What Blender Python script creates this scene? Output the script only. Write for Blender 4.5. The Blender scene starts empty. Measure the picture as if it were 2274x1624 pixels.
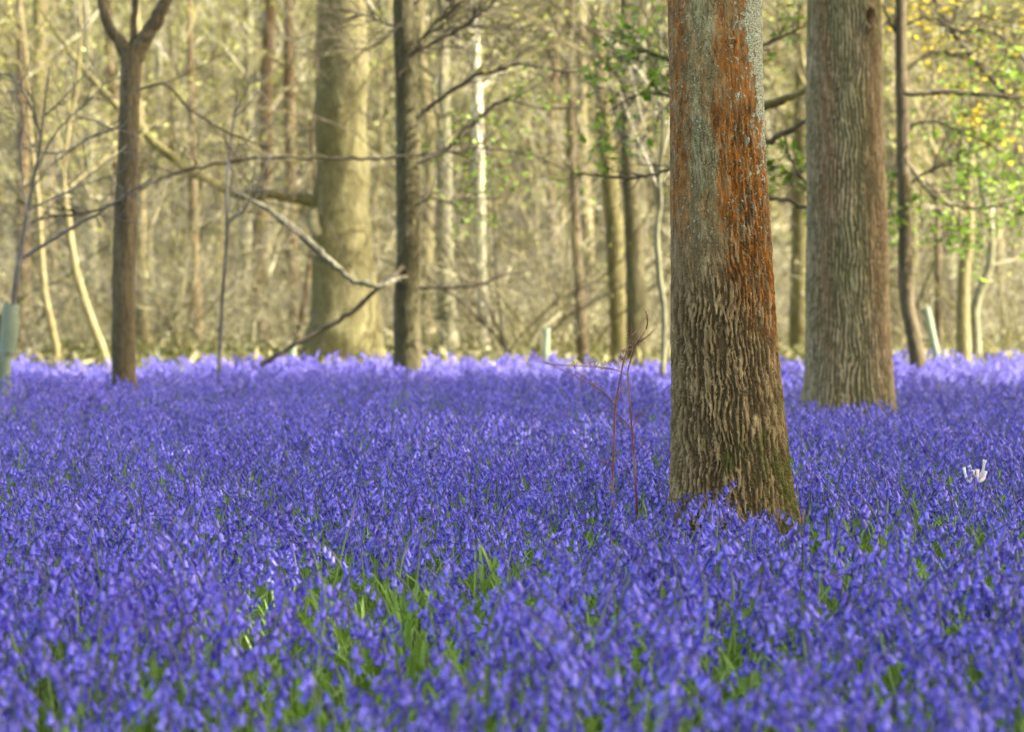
import bpy, math, random
import numpy as np
from mathutils import Vector, Matrix, Euler

R_ = math.radians
scene = bpy.context.scene
col = scene.collection

# ------------------------------------------------------------------ camera model
F = 5367.0            # focal length in units of the 2273 px wide photograph
PITCH = R_(1.84)
CAM = np.array([0.0, 0.0, 0.80])

def at(px, py, Y):
    """world point whose distance ahead is Y and that the photograph shows at px, py"""
    cx = (px - 1136.5) / F
    cy = (812.0 - py) / F
    d = np.array([cx, math.cos(PITCH) + cy * math.sin(PITCH), -math.sin(PITCH) + cy * math.cos(PITCH)])
    return CAM + d * (Y / d[1])

# ------------------------------------------------------------------ noise
_prng = np.random.RandomState(7)
_perm = _prng.permutation(256)
_perm = np.concatenate([_perm, _perm, _perm])
_grad = _prng.normal(size=(256, 3))
_grad /= np.linalg.norm(_grad, axis=1)[:, None]

def pn(p):
    p = np.asarray(p, dtype=np.float64)
    i = np.floor(p).astype(np.int64)
    f = p - i
    u = f * f * f * (f * (f * 6 - 15) + 10)
    i &= 255
    out = 0.0
    for dx in (0, 1):
        wx = u[:, 0] if dx else 1 - u[:, 0]
        for dy in (0, 1):
            wy = u[:, 1] if dy else 1 - u[:, 1]
            for dz in (0, 1):
                wz = u[:, 2] if dz else 1 - u[:, 2]
                h = _perm[_perm[_perm[(i[:, 0] + dx) & 255] + ((i[:, 1] + dy) & 255)] + ((i[:, 2] + dz) & 255)]
                g = _grad[h]
                out = out + wx * wy * wz * (g[:, 0] * (f[:, 0] - dx) + g[:, 1] * (f[:, 1] - dy) + g[:, 2] * (f[:, 2] - dz))
    return out * 1.5

def sstep(a, b, x):
    t = np.clip((x - a) / (b - a), 0, 1)
    return t * t * (3 - 2 * t)

# ------------------------------------------------------------------ objects
def tag(o, label=None, cat=None, group=None, kind=None):
    if label: o['label'] = label
    if cat: o['category'] = cat
    if group: o['group'] = group
    if kind: o['kind'] = kind
    return o

def empty(name, loc=(0, 0, 0)):
    o = bpy.data.objects.new(name, None)
    o.empty_display_size = 0.1
    o.location = Vector([float(v) for v in loc])
    col.objects.link(o)
    return o

def attach(o, parent):
    """parent an object whose mesh is in world coordinates"""
    o.parent = parent
    o.matrix_parent_inverse = Matrix.Translation(-parent.location)

class Buf:
    """collects quads, then links them as one mesh"""
    def __init__(self):
        self.V, self.Fq, self.T, self.M, self.n = [], [], [], [], 0
    def add(self, V, Q, t=None, m=0):
        V = np.asarray(V, dtype=np.float32).reshape(-1, 3)
        Q = np.asarray(Q, dtype=np.int32).reshape(-1, 4)
        self.V.append(V); self.Fq.append(Q + self.n)
        self.T.append(np.zeros(len(V), np.float32) if t is None else np.asarray(t, np.float32).reshape(-1))
        self.M.append(np.full(len(Q), m, np.int32))
        self.n += len(V)
    def mesh(self, name, mats, smooth=True):
        V = np.concatenate(self.V); Q = np.concatenate(self.Fq)
        me = bpy.data.meshes.new(name)
        me.vertices.add(len(V)); me.vertices.foreach_set('co', V.ravel())
        me.loops.add(Q.size); me.loops.foreach_set('vertex_index', Q.ravel())
        me.polygons.add(len(Q))
        me.polygons.foreach_set('loop_start', np.arange(0, Q.size, 4, dtype=np.int32))
        me.polygons.foreach_set('material_index', np.concatenate(self.M))
        me.update(calc_edges=True)
        if smooth: me.shade_smooth()
        a = me.attributes.new('t', 'FLOAT', 'POINT'); a.data.foreach_set('value', np.concatenate(self.T))
        for m in (mats if isinstance(mats, (list, tuple)) else [mats]): me.materials.append(m)
        return me
    def build(self, name, mats, parent=None, smooth=True):
        o = bpy.data.objects.new(name, self.mesh(name, mats, smooth))
        col.objects.link(o)
        if parent is not None: attach(o, parent)
        return o

def set_attr(me, name, arr):
    a = me.attributes.new(name, 'FLOAT', 'POINT')
    a.data.foreach_set('value', np.asarray(arr, np.float32).ravel())

def tubes(buf, P, R, s=4, m=0, t=None):
    """a batch of n tubes of k rings: P (n,k,3), R (n,k)"""
    P = np.asarray(P, float); R = np.asarray(R, float)
    if P.ndim == 2: P = P[None]; R = R[None]
    n, k, _ = P.shape
    T = np.gradient(P, axis=1)
    T /= np.linalg.norm(T, axis=2, keepdims=True) + 1e-9
    D = P[:, -1] - P[:, 0]
    ref = np.where(np.abs(D[:, 2:3]) > 0.75 * np.linalg.norm(D, axis=1, keepdims=True), np.array([[0.0, 1.0, 0.0]]), np.array([[0.0, 0.0, 1.0]]))
    A = np.cross(T, ref[:, None, :]); A /= np.linalg.norm(A, axis=2, keepdims=True) + 1e-9
    B = np.cross(T, A)
    an = np.arange(s) / s * 2 * math.pi
    V = P[:, :, None, :] + R[:, :, None, None] * (np.cos(an)[None, None, :, None] * A[:, :, None, :] + np.sin(an)[None, None, :, None] * B[:, :, None, :])
    idx = np.arange(n * k * s).reshape(n, k, s)
    a = idx[:, :-1, :]; b = np.roll(a, -1, axis=2); d = idx[:, 1:, :]; c = np.roll(d, -1, axis=2)
    Q = np.stack([a, d, c, b], axis=-1).reshape(-1, 4)
    tt = None
    if t is not None: tt = np.broadcast_to(np.asarray(t, float).reshape(1, k, 1), (n, k, s))
    buf.add(V.reshape(-1, 3), Q, tt, m)

def leaves(buf, C, L, W, rng, m=0, flat=0.0):
    """diamond shaped leaves at the points C"""
    n = len(C)
    L = np.broadcast_to(L, (n,)); W = np.broadcast_to(W, (n,))
    a = rng.normal(size=(n, 3)); a[:, 2] *= (1 - flat); a /= np.linalg.norm(a, axis=1, keepdims=True)
    b = np.cross(a, rng.normal(size=(n, 3)) + np.array([0, 0, flat * 6])); b /= np.linalg.norm(b, axis=1, keepdims=True) + 1e-9
    b = np.where(flat > 0, b, b)
    nrm = np.cross(a, b)
    V = np.stack([C - a * L[:, None] / 2, C - b * W[:, None] / 2 + nrm * L[:, None] * .12, C + a * L[:, None] / 2, C + b * W[:, None] / 2 + nrm * L[:, None] * .12], axis=1)
    Q = np.arange(n * 4).reshape(n, 4)
    buf.add(V.reshape(-1, 3), Q, np.repeat(rng.rand(n), 4), m)

def spline(pts, n):
    """Catmull-Rom through the rows of pts (any columns)"""
    p = np.asarray(pts, float)
    p = np.vstack([2 * p[0] - p[1], p, 2 * p[-1] - p[-2]])
    seg = len(p) - 3
    u = np.linspace(0, seg - 1e-6, n)
    i = u.astype(int); f = (u - i)[:, None]
    a, b, c, d = p[i], p[i + 1], p[i + 2], p[i + 3]
    return 0.5 * (2 * b + (c - a) * f + (2 * a - 5 * b + 4 * c - d) * f ** 2 + (3 * b - a - 3 * c + d) * f ** 3)

def grow(rng, P, R, m, L, ang=0.9, up=0.2, k=5, tmin=.25, tmax=1.0, rr=.55, wig=.22, rmin=.002):
    """m side shoots on each of the polylines P"""
    n, kk, _ = P.shape
    t = rng.uniform(tmin, tmax, size=(n, m))
    x = t * (kk - 1); i = np.minimum(x.astype(int), kk - 2); f = x - i
    ii = np.arange(n)[:, None]
    p0 = P[ii, i] * (1 - f[..., None]) + P[ii, i + 1] * f[..., None]
    r0 = R[ii, i] * (1 - f) + R[ii, i + 1] * f
    d = P[ii, i + 1] - P[ii, i]; d /= np.linalg.norm(d, axis=-1, keepdims=True) + 1e-9
    q = rng.normal(size=(n, m, 3)); q -= (q * d).sum(-1, keepdims=True) * d; q /= np.linalg.norm(q, axis=-1, keepdims=True) + 1e-9
    a = ang * rng.uniform(.7, 1.3, size=(n, m, 1))
    v = np.cos(a) * d + np.sin(a) * q; v[..., 2] += up * .5
    v = (v / np.linalg.norm(v, axis=-1, keepdims=True)).reshape(-1, 3)
    ln = (L * rng.uniform(.5, 1.15, size=(n, m)) * (1.15 - .6 * t)).reshape(-1)
    out = np.zeros((n * m, k, 3)); out[:, 0] = p0.reshape(-1, 3)
    for j in range(1, k):
        v = v + rng.normal(size=v.shape) * wig; v[:, 2] += up / k
        v /= np.linalg.norm(v, axis=1, keepdims=True)
        out[:, j] = out[:, j - 1] + v * (ln / (k - 1))[:, None]
    rb = np.maximum(r0.reshape(-1) * rr, rmin)
    RR = rb[:, None] * np.linspace(1, .3, k)[None]
    return out, np.maximum(RR, rmin * .6)

# ------------------------------------------------------------------ materials
def new_mat(name):
    m = bpy.data.materials.new(name); m.use_nodes = True
    nt = m.node_tree; nt.nodes.clear()
    return m, nt, nt.nodes, nt.links

def ramp(nt, fac, stops):
    r = nt.nodes.new('ShaderNodeValToRGB')
    e = r.color_ramp.elements
    while len(e) < len(stops): e.new(.5)
    for x, (p, c) in zip(e, stops): x.position = p; x.color = (*c, 1)
    nt.links.new(fac, r.inputs[0])
    return r.outputs[0]

def noise(nt, vec, scale, detail=4, rough=.6, stretch=None):
    if stretch is not None:
        mp = nt.nodes.new('ShaderNodeMapping'); mp.inputs['Scale'].default_value = stretch
        nt.links.new(vec, mp.inputs[0]); vec = mp.outputs[0]
    n = nt.nodes.new('ShaderNodeTexNoise'); n.inputs['Scale'].default_value = scale
    n.inputs['Detail'].default_value = detail; n.inputs['Roughness'].default_value = rough
    nt.links.new(vec, n.inputs['Vector'])
    return n.outputs['Fac']

def mix(nt, fac, a, b, mode='MIX'):
    n = nt.nodes.new('ShaderNodeMix'); n.data_type = 'RGBA'; n.blend_type = mode
    for s, v in ((n.inputs[0], fac), (n.inputs[6], a), (n.inputs[7], b)):
        if isinstance(v, (int, float)): s.default_value = v
        elif isinstance(v, tuple): s.default_value = (*v, 1)
        else: nt.links.new(v, s)
    return n.outputs[2]

def math_(nt, op, a, b=0.0, clamp=False):
    n = nt.nodes.new('ShaderNodeMath'); n.operation = op; n.use_clamp = clamp
    for s, v in zip(n.inputs, (a, b)):
        if isinstance(v, (int, float)): s.default_value = v
        else: nt.links.new(v, s)
    return n.outputs[0]

def attr(nt, name):
    n = nt.nodes.new('ShaderNodeAttribute'); n.attribute_name = name
    return n.outputs['Fac']

def coords(nt, which='Object'):
    return nt.nodes.new('ShaderNodeTexCoord').outputs[which]

def position(nt):
    return nt.nodes.new('ShaderNodeNewGeometry').outputs['Position']

def obj_random(nt):
    return nt.nodes.new('ShaderNodeObjectInfo').outputs['Random']

def finish(nt, colour, rough=.85, bump=None, bump_d=.01, transl=0.0, spec=.25):
    out = nt.nodes.new('ShaderNodeOutputMaterial')
    b = nt.nodes.new('ShaderNodeBsdfPrincipled'); b.inputs['Roughness'].default_value = rough
    b.inputs['Specular IOR Level'].default_value = spec
    if isinstance(colour, tuple): b.inputs['Base Color'].default_value = (*colour, 1)
    else: nt.links.new(colour, b.inputs['Base Color'])
    if bump is not None:
        bn = nt.nodes.new('ShaderNodeBump'); bn.inputs['Distance'].default_value = bump_d
        bn.inputs['Strength'].default_value = .8
        nt.links.new(bump, bn.inputs['Height']); nt.links.new(bn.outputs[0], b.inputs['Normal'])
    sh = b.outputs[0]
    if transl > 0:
        tr = nt.nodes.new('ShaderNodeBsdfTranslucent')
        if isinstance(colour, tuple): tr.inputs[0].default_value = (*colour, 1)
        else: nt.links.new(colour, tr.inputs[0])
        ms = nt.nodes.new('ShaderNodeMixShader'); ms.inputs[0].default_value = transl
        nt.links.new(sh, ms.inputs[1]); nt.links.new(tr.outputs[0], ms.inputs[2]); sh = ms.outputs[0]
    nt.links.new(sh, out.inputs[0])

def dim(c, k=.76): return tuple(v * k for v in c)

def bark_mat(name, dark, mid, light, scale=9.0):
    """upright streaky bark for the trees further off"""
    m, nt, N, Lk = new_mat(name)
    if light[1] > .15: dark, mid, light = dim(dark, .68), dim(mid), dim(light, .80)
    p = position(nt)
    n1 = noise(nt, p, scale, 5, .65, (1, 1, .18))
    n2 = noise(nt, p, 1.7, 3, .5)
    c = ramp(nt, n1, [(.28, dark), (.5, mid), (.72, light)])
    n5 = noise(nt, p, 2.6, 5, .65, (1, 1, .55))
    c = mix(nt, ramp(nt, n5, [(.50, (0, 0, 0)), (.62, (.65, .65, .65))]), c, (dark[0] * 1.3, dark[1] * 1.3, dark[2] * 1.2))
    c = mix(nt, math_(nt, 'MULTIPLY', n2, .55), c, (mid[0] * .8, mid[1] * 1.02, mid[2] * .55))
    f2 = noise(nt, p, scale * 4, 4, .7, (1, 1, .3))
    c = mix(nt, ramp(nt, f2, [(.40, (.75, .75, .75)), (.55, (0, 0, 0))]), c, dark)
    finish(nt, c, .9, math_(nt, 'ADD', n1, math_(nt, 'MULTIPLY', f2, .6)), .03)
    return m

def leaf_mat(name, stops, transl=.4, rough=.5, clump=0):
    m, nt, N, Lk = new_mat(name)
    f = attr(nt, 't')
    if clump: stops = [(p_, dim(c_, .6 + .25 * i / (len(stops) - 1))) for i, (p_, c_) in enumerate(stops)]
    if clump:      # shading between sprays put into the colour as dark and pale clumps
        n1 = noise(nt, position(nt), clump, 3, .6)
        f = math_(nt, 'ADD', math_(nt, 'MULTIPLY', f, .35), math_(nt, 'MULTIPLY', math_(nt, 'SUBTRACT', n1, .36), 2.4), True)
    c = ramp(nt, f, stops)
    finish(nt, c, rough, transl=transl, spec=.3)
    return m

def twig_mat(name, stops, scale=.9):
    m, nt, N, Lk = new_mat(name)
    stops = [(p_, dim(c_, k)) for (p_, c_), k in zip(stops, (.60, .70, .84))]
    n1 = noise(nt, position(nt), scale, 4, .7)
    c = ramp(nt, n1, stops)
    finish(nt, c, .85)
    return m

M = {}
M['brown_bark'] = bark_mat('brown_bark', (.044, .032, .018), (.100, .073, .041), (.18, .138, .082), 14)
M['olive_bark'] = bark_mat('olive_bark', (.075, .060, .022), (.16, .13, .052), (.26, .22, .10), 10)
M['beech_bark'] = bark_mat('beech_bark', (.070, .056, .022), (.150, .125, .055), (.25, .215, .11), 12)
M['grey_bark'] = bark_mat('grey_bark', (.11, .095, .06), (.22, .195, .125), (.36, .33, .23), 9)
M['tan_bark'] = bark_mat('tan_bark', (.13, .098, .048), (.26, .205, .105), (.40, .335, .20), 10)
M['rust_bark'] = bark_mat('rust_bark', (.075, .045, .022), (.16, .105, .055), (.28, .20, .11), 10)
M['birch_bark'] = bark_mat('birch_bark', (.22, .19, .13), (.50, .46, .36), (.68, .65, .55), 6)
M['drab_bark'] = bark_mat('drab_bark', (.045, .036, .016), (.105, .085, .040), (.19, .16, .08), 13)
M['branch_bark'] = bark_mat('branch_bark', (.085, .073, .05), (.18, .155, .11), (.30, .275, .22), 12)
M['pale_twig'] = twig_mat('pale_twig', [(.34, (.07, .060, .03)), (.5, (.23, .20, .115)), (.68, (.52, .485, .36))], 1.4)
M['grey_twig'] = twig_mat('grey_twig', [(.3, (.08, .07, .055)), (.55, (.15, .135, .115)), (.75, (.26, .24, .22))], 3)
M['dark_twig'] = twig_mat('dark_twig', [(.3, (.035, .028, .016)), (.55, (.08, .065, .035)), (.75, (.17, .14, .08))], 2)
M['olive_twig'] = twig_mat('olive_twig', [(.3, (.10, .085, .03)), (.5, (.24, .20, .085)), (.7, (.42, .37, .20))])
M['far_twig'] = twig_mat('far_twig', [(.34, (.045, .040, .016)), (.5, (.20, .178, .082)), (.68, (.46, .425, .27))], 1.6)  # darkest stop puts the shaded gaps of the wood into the colour
M['bud_leaf'] = leaf_mat('bud_leaf', [(0, (.07, .075, .015)), (.5, (.25, .26, .055)), (1, (.50, .50, .14))], clump=2.5)
M['far_leaf'] = leaf_mat('far_leaf', [(0, (.04, .037, .012)), (.35, (.14, .130, .045)), (.7, (.34, .315, .15)), (1, (.66, .62, .42))], clump=2.2)
M['dry_far_leaf'] = leaf_mat('dry_far_leaf', [(0, (.065, .060, .02)), (.5, (.22, .20, .085)), (1, (.44, .41, .22))], clump=2.5)
M['olive_leaf'] = leaf_mat('olive_leaf', [(0, (.06, .06, .015)), (.5, (.24, .22, .055)), (1, (.48, .45, .13))], clump=2.2)
M['green_leaf'] = leaf_mat('green_leaf', [(0, (.07, .14, .012)), (.5, (.15, .24, .022)), (1, (.27, .36, .05))], .45)
M['yellow_leaf'] = leaf_mat('yellow_leaf', [(0, (.42, .32, .012)), (1, (.60, .48, .02))], .4)
M['shade_leaf'] = leaf_mat('shade_leaf', [(0, (.04, .08, .015)), (1, (.09, .15, .03))], .2)
M['meadow_leaf'] = leaf_mat('meadow_leaf', [(0, (.05, .065, .015)), (.35, (.12, .125, .035)), (.6, (.21, .195, .07)), (1, (.32, .28, .14))], .35, .5, 2.0)

# ------------------------------------------------------------------ setting: ground
def ground_z(x, y):
    x = np.asarray(x, float); y = np.asarray(y, float)
    p = np.stack([x * .35, y * .35, np.zeros_like(x)], -1).reshape(-1, 3)
    z = (pn(p) * .05).reshape(x.shape) * sstep(0, 4, y)
    z = z + 15.0 * sstep(58, 104, y)
    return z

def build_ground():
    ys = np.concatenate([np.linspace(-30, 0, 8)[:-1], np.linspace(0, 24, 100)[:-1], np.linspace(24, 60, 40)[:-1], np.linspace(60, 110, 30)[:-1], np.linspace(110, 1500, 12)])
    xs = np.concatenate([np.linspace(-900, -60, 8)[:-1], np.linspace(-60, -8, 30)[:-1], np.linspace(-8, 8, 70)[:-1], np.linspace(8, 60, 30)[:-1], np.linspace(60, 900, 8)])
    X, Y = np.meshgrid(xs, ys)
    V = np.stack([X, Y, ground_z(X, Y)], -1)
    idx = np.arange(X.size).reshape(X.shape)
    Q = np.stack([idx[:-1, :-1], idx[:-1, 1:], idx[1:, 1:], idx[1:, :-1]], -1)
    b = Buf(); b.add(V, Q)
    m, nt, N, Lk = new_mat('woodland_soil')
    p = position(nt)
    n1 = noise(nt, p, 9, 6, .7); n2 = noise(nt, p, .45, 3, .5); n3 = noise(nt, p, 2.2, 4, .6)
    soil = ramp(nt, n1, [(.3, (.035, .028, .014)), (.5, (.075, .062, .028)), (.7, (.14, .11, .055))])
    grass = ramp(nt, n3, [(.3, (.07, .075, .02)), (.5, (.15, .155, .045)), (.7, (.25, .24, .095))])
    sx = nt.nodes.new('ShaderNodeSeparateXYZ'); nt.links.new(p, sx.inputs[0])
    f = math_(nt, 'ADD', math_(nt, 'MULTIPLY', math_(nt, 'SUBTRACT', sx.outputs[1], 19.0), .3), math_(nt, 'SUBTRACT', n2, .5), True)
    litter = ramp(nt, n3, [(.3, (.085, .075, .036)), (.5, (.17, .15, .08)), (.7, (.29, .26, .155))])
    far = mix(nt, math_(nt, 'MULTIPLY', math_(nt, 'SUBTRACT', n2, .42), 6, True), litter, grass)
    finish(nt, mix(nt, f, soil, far), .95, n1, .03)
    o = b.build('ground', m)
    tag(o, kind='structure')
build_ground()

# ------------------------------------------------------------------ the two trunks in focus
def bark_trunk(name, parent, prof, nth, zs, hfun, material, maskfun=None):
    """prof(z) -> cx, cy, r ; rows dense on the side that faces the camera"""
    th = np.linspace(0, 2 * math.pi, nth, endpoint=False)
    th = th + .55 * np.sin(th)            # dense around th = pi, which is the camera side
    th = th + math.pi / 2                 # th = 3pi/2 -> -Y
    zz = np.repeat(zs, nth); tt = np.tile(th, len(zs))
    cx, cy, r = prof(zz)
    ux, uy = np.cos(tt), np.sin(tt)
    bx = r * ux; by = r * uy
    h, extra = hfun(np.stack([bx, by, zz], -1), zz, ux, uy)
    V = np.stack([cx + (r + h) * ux, cy + (r + h) * uy, zz], -1)
    idx = np.arange(len(zz)).reshape(len(zs), nth)
    a = idx[:-1]; b_ = np.roll(a, -1, 1); d = idx[1:]; c = np.roll(d, -1, 1)
    Q = np.stack([a, b_, c, d], -1).reshape(-1, 4)
    buf = Buf(); buf.add(V, Q)
    o = buf.build(name, material, parent)
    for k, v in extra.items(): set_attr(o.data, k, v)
    return o

def zrows(dense_to, step, top):
    return np.concatenate([np.arange(-.08, dense_to, step), np.linspace(dense_to, top, 50)])

def interp_prof(ys, ls, rs, Y, top):
    """left and right silhouette in photo pixels -> axis and radius by height"""
    z = np.array([at(0, y, Y)[2] for y in ys])
    c = np.array([at((l + r) / 2, y, Y)[0] for y, l, r in zip(ys, ls, rs)])
    w = np.array([(r - l) / 2 * Y / F for l, r in zip(ls, rs)])
    o = np.argsort(z); z, c, w = z[o], c[o], w[o]
    s = (c[-1] - c[-3]) / (z[-1] - z[-3])
    z = np.append(z, [top]); c = np.append(c, [c[-1] + s * (top - z[-2]) * .4]); w = np.append(w, [w[-1] * .45])
    def f(q):
        cx = np.interp(q, z, c); r = np.interp(q, z, w)
        return cx, np.full_like(cx, Y), r
    return f

D1, D2 = 6.4, 12.0
prof1 = interp_prof([0, 150, 300, 450, 600, 750, 900, 1000, 1100, 1160, 1200, 1300],
                    [1484, 1486, 1488, 1490, 1492, 1493, 1494, 1494, 1490, 1485, 1480, 1462],
                    [1687, 1690, 1695, 1703, 1712, 1721, 1735, 1746, 1757, 1768, 1778, 1802], D1, 9.0)
prof2 = interp_prof([0, 200, 400, 550, 700, 800, 850, 900, 950, 1010],
                    [1793, 1793, 1793, 1792, 1790, 1788, 1785, 1780, 1770, 1755],
                    [1954, 1957, 1962, 1967, 1972, 1978, 1981, 1985, 1993, 2008], D2, 11.0)

def h_main(p, z, ux, uy):
    side = ux                                    # -1 left edge .. 1 right edge as seen from the camera
    p = p * 1.242; z = .80 + (z - .80) * 1.242   # pattern sizes below are for a trunk of .34 m
    w = np.stack([pn(p * [16, 16, 7]), pn(p * [16, 16, 7] + 31.7), np.zeros(len(p))], -1)
    q1 = p * [62, 62, 8.0] + w * .35
    n1 = pn(q1 + 3.1)
    n2 = pn(p * [84, 84, 17] + w * .45 + 17.3)
    n3 = pn(p * [150, 150, 42] + 5.5)
    n4 = pn(p * [310, 310, 170] + 9.5)
    n0 = pn(p * [7, 7, 2.2] + 51.0)
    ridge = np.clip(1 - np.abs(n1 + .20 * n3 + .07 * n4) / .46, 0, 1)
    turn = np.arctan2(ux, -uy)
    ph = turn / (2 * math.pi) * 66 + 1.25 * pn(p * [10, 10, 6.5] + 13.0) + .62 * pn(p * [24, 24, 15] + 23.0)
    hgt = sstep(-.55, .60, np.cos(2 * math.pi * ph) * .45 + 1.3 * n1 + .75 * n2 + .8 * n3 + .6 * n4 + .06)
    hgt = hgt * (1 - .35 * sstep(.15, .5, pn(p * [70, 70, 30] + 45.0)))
    rough = 1 - sstep(.72, 1.42, z - .10 * side + .42 * n0 + .10 * pn(p * [30, 30, 5] + 27.0))   # ridged below, smooth flaky bark above
    # fine cracks on the smooth part
    c = pn(p * [60, 60, 17] + w * 1.4 + 77.7)
    crack = np.exp(-(c / .05) ** 2) * sstep(-.05, .25, pn(p * [24, 24, 10] + 41.0))
    flake = pn(p * [110, 110, 60] + 2.2)
    h = rough * (.0120 * hgt - .006 + .0022 * n3 * hgt) + (1 - rough) * (-.0045 * crack + .0016 * flake + .0012 * ridge)
    h = h + .0014 * n3 + .0013 * n4 + .004 * n0
    # coatings
    st = pn(p * [48, 48, 9] + w + 12.0); st2 = pn(p * [110, 110, 30] + 33.0); bl = pn(p * [13, 13, 5] + 91.0)
    zt = z + .05 * bl
    o_left = (1 - sstep(-.76, -.58, side + .12 * st + .06 * bl)) * sstep(.85, 1.12, zt)
    o_right = sstep(-.22, -.02, side + .16 * bl + .07 * st) * sstep(.62, .98, zt + .20 * side + .12 * st - .04) * (1 - .35 * sstep(1.45, 1.8, z))
    o_mid = .45 * sstep(.1, .5, bl + .3 * st) * sstep(.78, 1.0, zt)
    orange = np.clip(np.maximum(np.maximum(o_left, o_right), o_mid) * sstep(-.60, .28, st * .8 + st2 * .6 + bl * .4 + .10), 0, 1)
    grey = sstep(-.76, -.56, side + .14 * st + .06 * bl) * (1 - sstep(-.20, -.02, side + .14 * bl + .08 * st)) * sstep(.88, 1.15, zt)
    grey = np.clip(grey * (.75 + .6 * st), 0, 1)
    bound = np.interp(z, [1.15, 1.3, 1.5, 1.75, 2.0], [1.0, .84, .70, .48, .42])
    lb = pn(p * [34, 34, 26] + 7.0); l2 = pn(p * [95, 95, 80] + 3.0); spots = pn(p * [74, 74, 50] + 61.0) + .35 * pn(p * [20, 20, 14] + 15.0)
    lich = sstep(-.05, .06, (side - bound) + .30 * lb + .08 * l2) * sstep(1.1, 1.35, z)
    dots = sstep(.40, .50, spots + .18 * l2 - .06) * sstep(-.1, .5, side) * sstep(.95, 1.2, z)
    dots2 = sstep(.46, .56, pn(p * [120, 120, 80] + 83.0)) * sstep(.75, 1.0, z) * .6
    lich = np.clip(np.maximum(lich, np.maximum(dots, dots2)), 0, 1) * sstep(-.55, -.15, pn(p * [120, 120, 110] + 22.0) + .1)
    h = h + lich * (.0025 + .0035 * pn(p * [230, 230, 230]))
    moss = sstep(.05, .5, side * .9 + .55 * bl + .25 * st - .26 + (.18 - z) * 1.5) * (1 - sstep(.16, .46, z + .1 * bl - .22 * np.clip(side, 0, 1)))
    patch = np.exp(-(((side + .12) / .10) ** 2 + ((z - .235) / .035) ** 2)) + .7 * np.exp(-(((side - .12) / .06) ** 2 + ((z - .30) / .05) ** 2))
    moss = np.clip(np.maximum(moss * sstep(-.35, .15, st + st2 * .5 + .12), 1.3 * patch * sstep(-.3, .2, st2 + .25)), 0, 1)
    h = h + moss * .002 * (1 + st2)
    # root flare
    ang = np.arctan2(uy, ux)
    h = h + .03 * np.clip(1 - z / .25, 0, 1) ** 2 * (np.cos(ang * 5 + 1.3) * .6)
    h = h / 1.242
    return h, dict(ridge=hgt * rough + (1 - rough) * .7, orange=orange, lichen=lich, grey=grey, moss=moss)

def main_bark_mat():
    m, nt, N, Lk = new_mat('lichened_bark')
    p = coords(nt, 'Object')
    a = noise(nt, p, 60, 5, .7, (1, 1, .3)); b = noise(nt, p, 14, 4, .6, (1, 1, .35)); f = noise(nt, p, 300, 3, .7)
    base = ramp(nt, a, [(.28, (.075, .048, .019)), (.5, (.225, .152, .066)), (.72, (.43, .32, .165))])
    base = mix(nt, ramp(nt, b, [(.4, (0, 0, 0)), (.7, (.6, .6, .6))]), base, (.14, .096, .044))
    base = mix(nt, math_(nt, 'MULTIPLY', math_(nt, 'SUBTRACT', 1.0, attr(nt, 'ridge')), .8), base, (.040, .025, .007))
    gr = ramp(nt, a, [(.30, (.060, .055, .022)), (.48, (.165, .146, .062)), (.70, (.35, .32, .165))])
    gr = mix(nt, ramp(nt, noise(nt, p, 150, 4, .75, (1, 1, .4)), [(.38, (.8, .8, .8)), (.50, (0, 0, 0))]), gr, (.055, .048, .022))
    gr = mix(nt, ramp(nt, noise(nt, p, 230, 3, .7), [(.56, (0, 0, 0)), (.66, (.8, .8, .8))]), gr, (.48, .45, .28))
    c = mix(nt, math_(nt, 'MULTIPLY', attr(nt, 'grey'), .95), base, gr)
    og = ramp(nt, a, [(.30, (.045, .022, .006)), (.47, (.175, .060, .005)), (.68, (.33, .115, .008))])
    c = mix(nt, math_(nt, 'MULTIPLY', math_(nt, 'MULTIPLY', attr(nt, 'orange'), .97), ramp(nt, noise(nt, p, 90, 4, .7, (1, 1, .35)), [(.36, (.25, .25, .25)), (.52, (1, 1, 1))])), c, og)
    ms = ramp(nt, f, [(.3, (.03, .035, .006)), (.55, (.085, .085, .014)), (.8, (.17, .16, .035))])
    c = mix(nt, math_(nt, 'MULTIPLY', attr(nt, 'moss'), .92), c, ms)
    lc = ramp(nt, f, [(.34, (.07, .07, .04)), (.5, (.30, .315, .22)), (.66, (.54, .555, .44))])
    c = mix(nt, attr(nt, 'lichen'), c, lc)
    finish(nt, c, .88, f, .003)
    return m

t = empty('lichened_tree', (*[float(v[0]) for v in prof1(np.array([0.0]))[:2]], 0))
tag(t, 'sharp trunk streaked with orange and grey lichen, moss at its foot among the bluebells', 'tree')
MAIN = t
bark_trunk('trunk', t, prof1, 620, zrows(1.75, .00135, 9.0), h_main, main_bark_mat())

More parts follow.
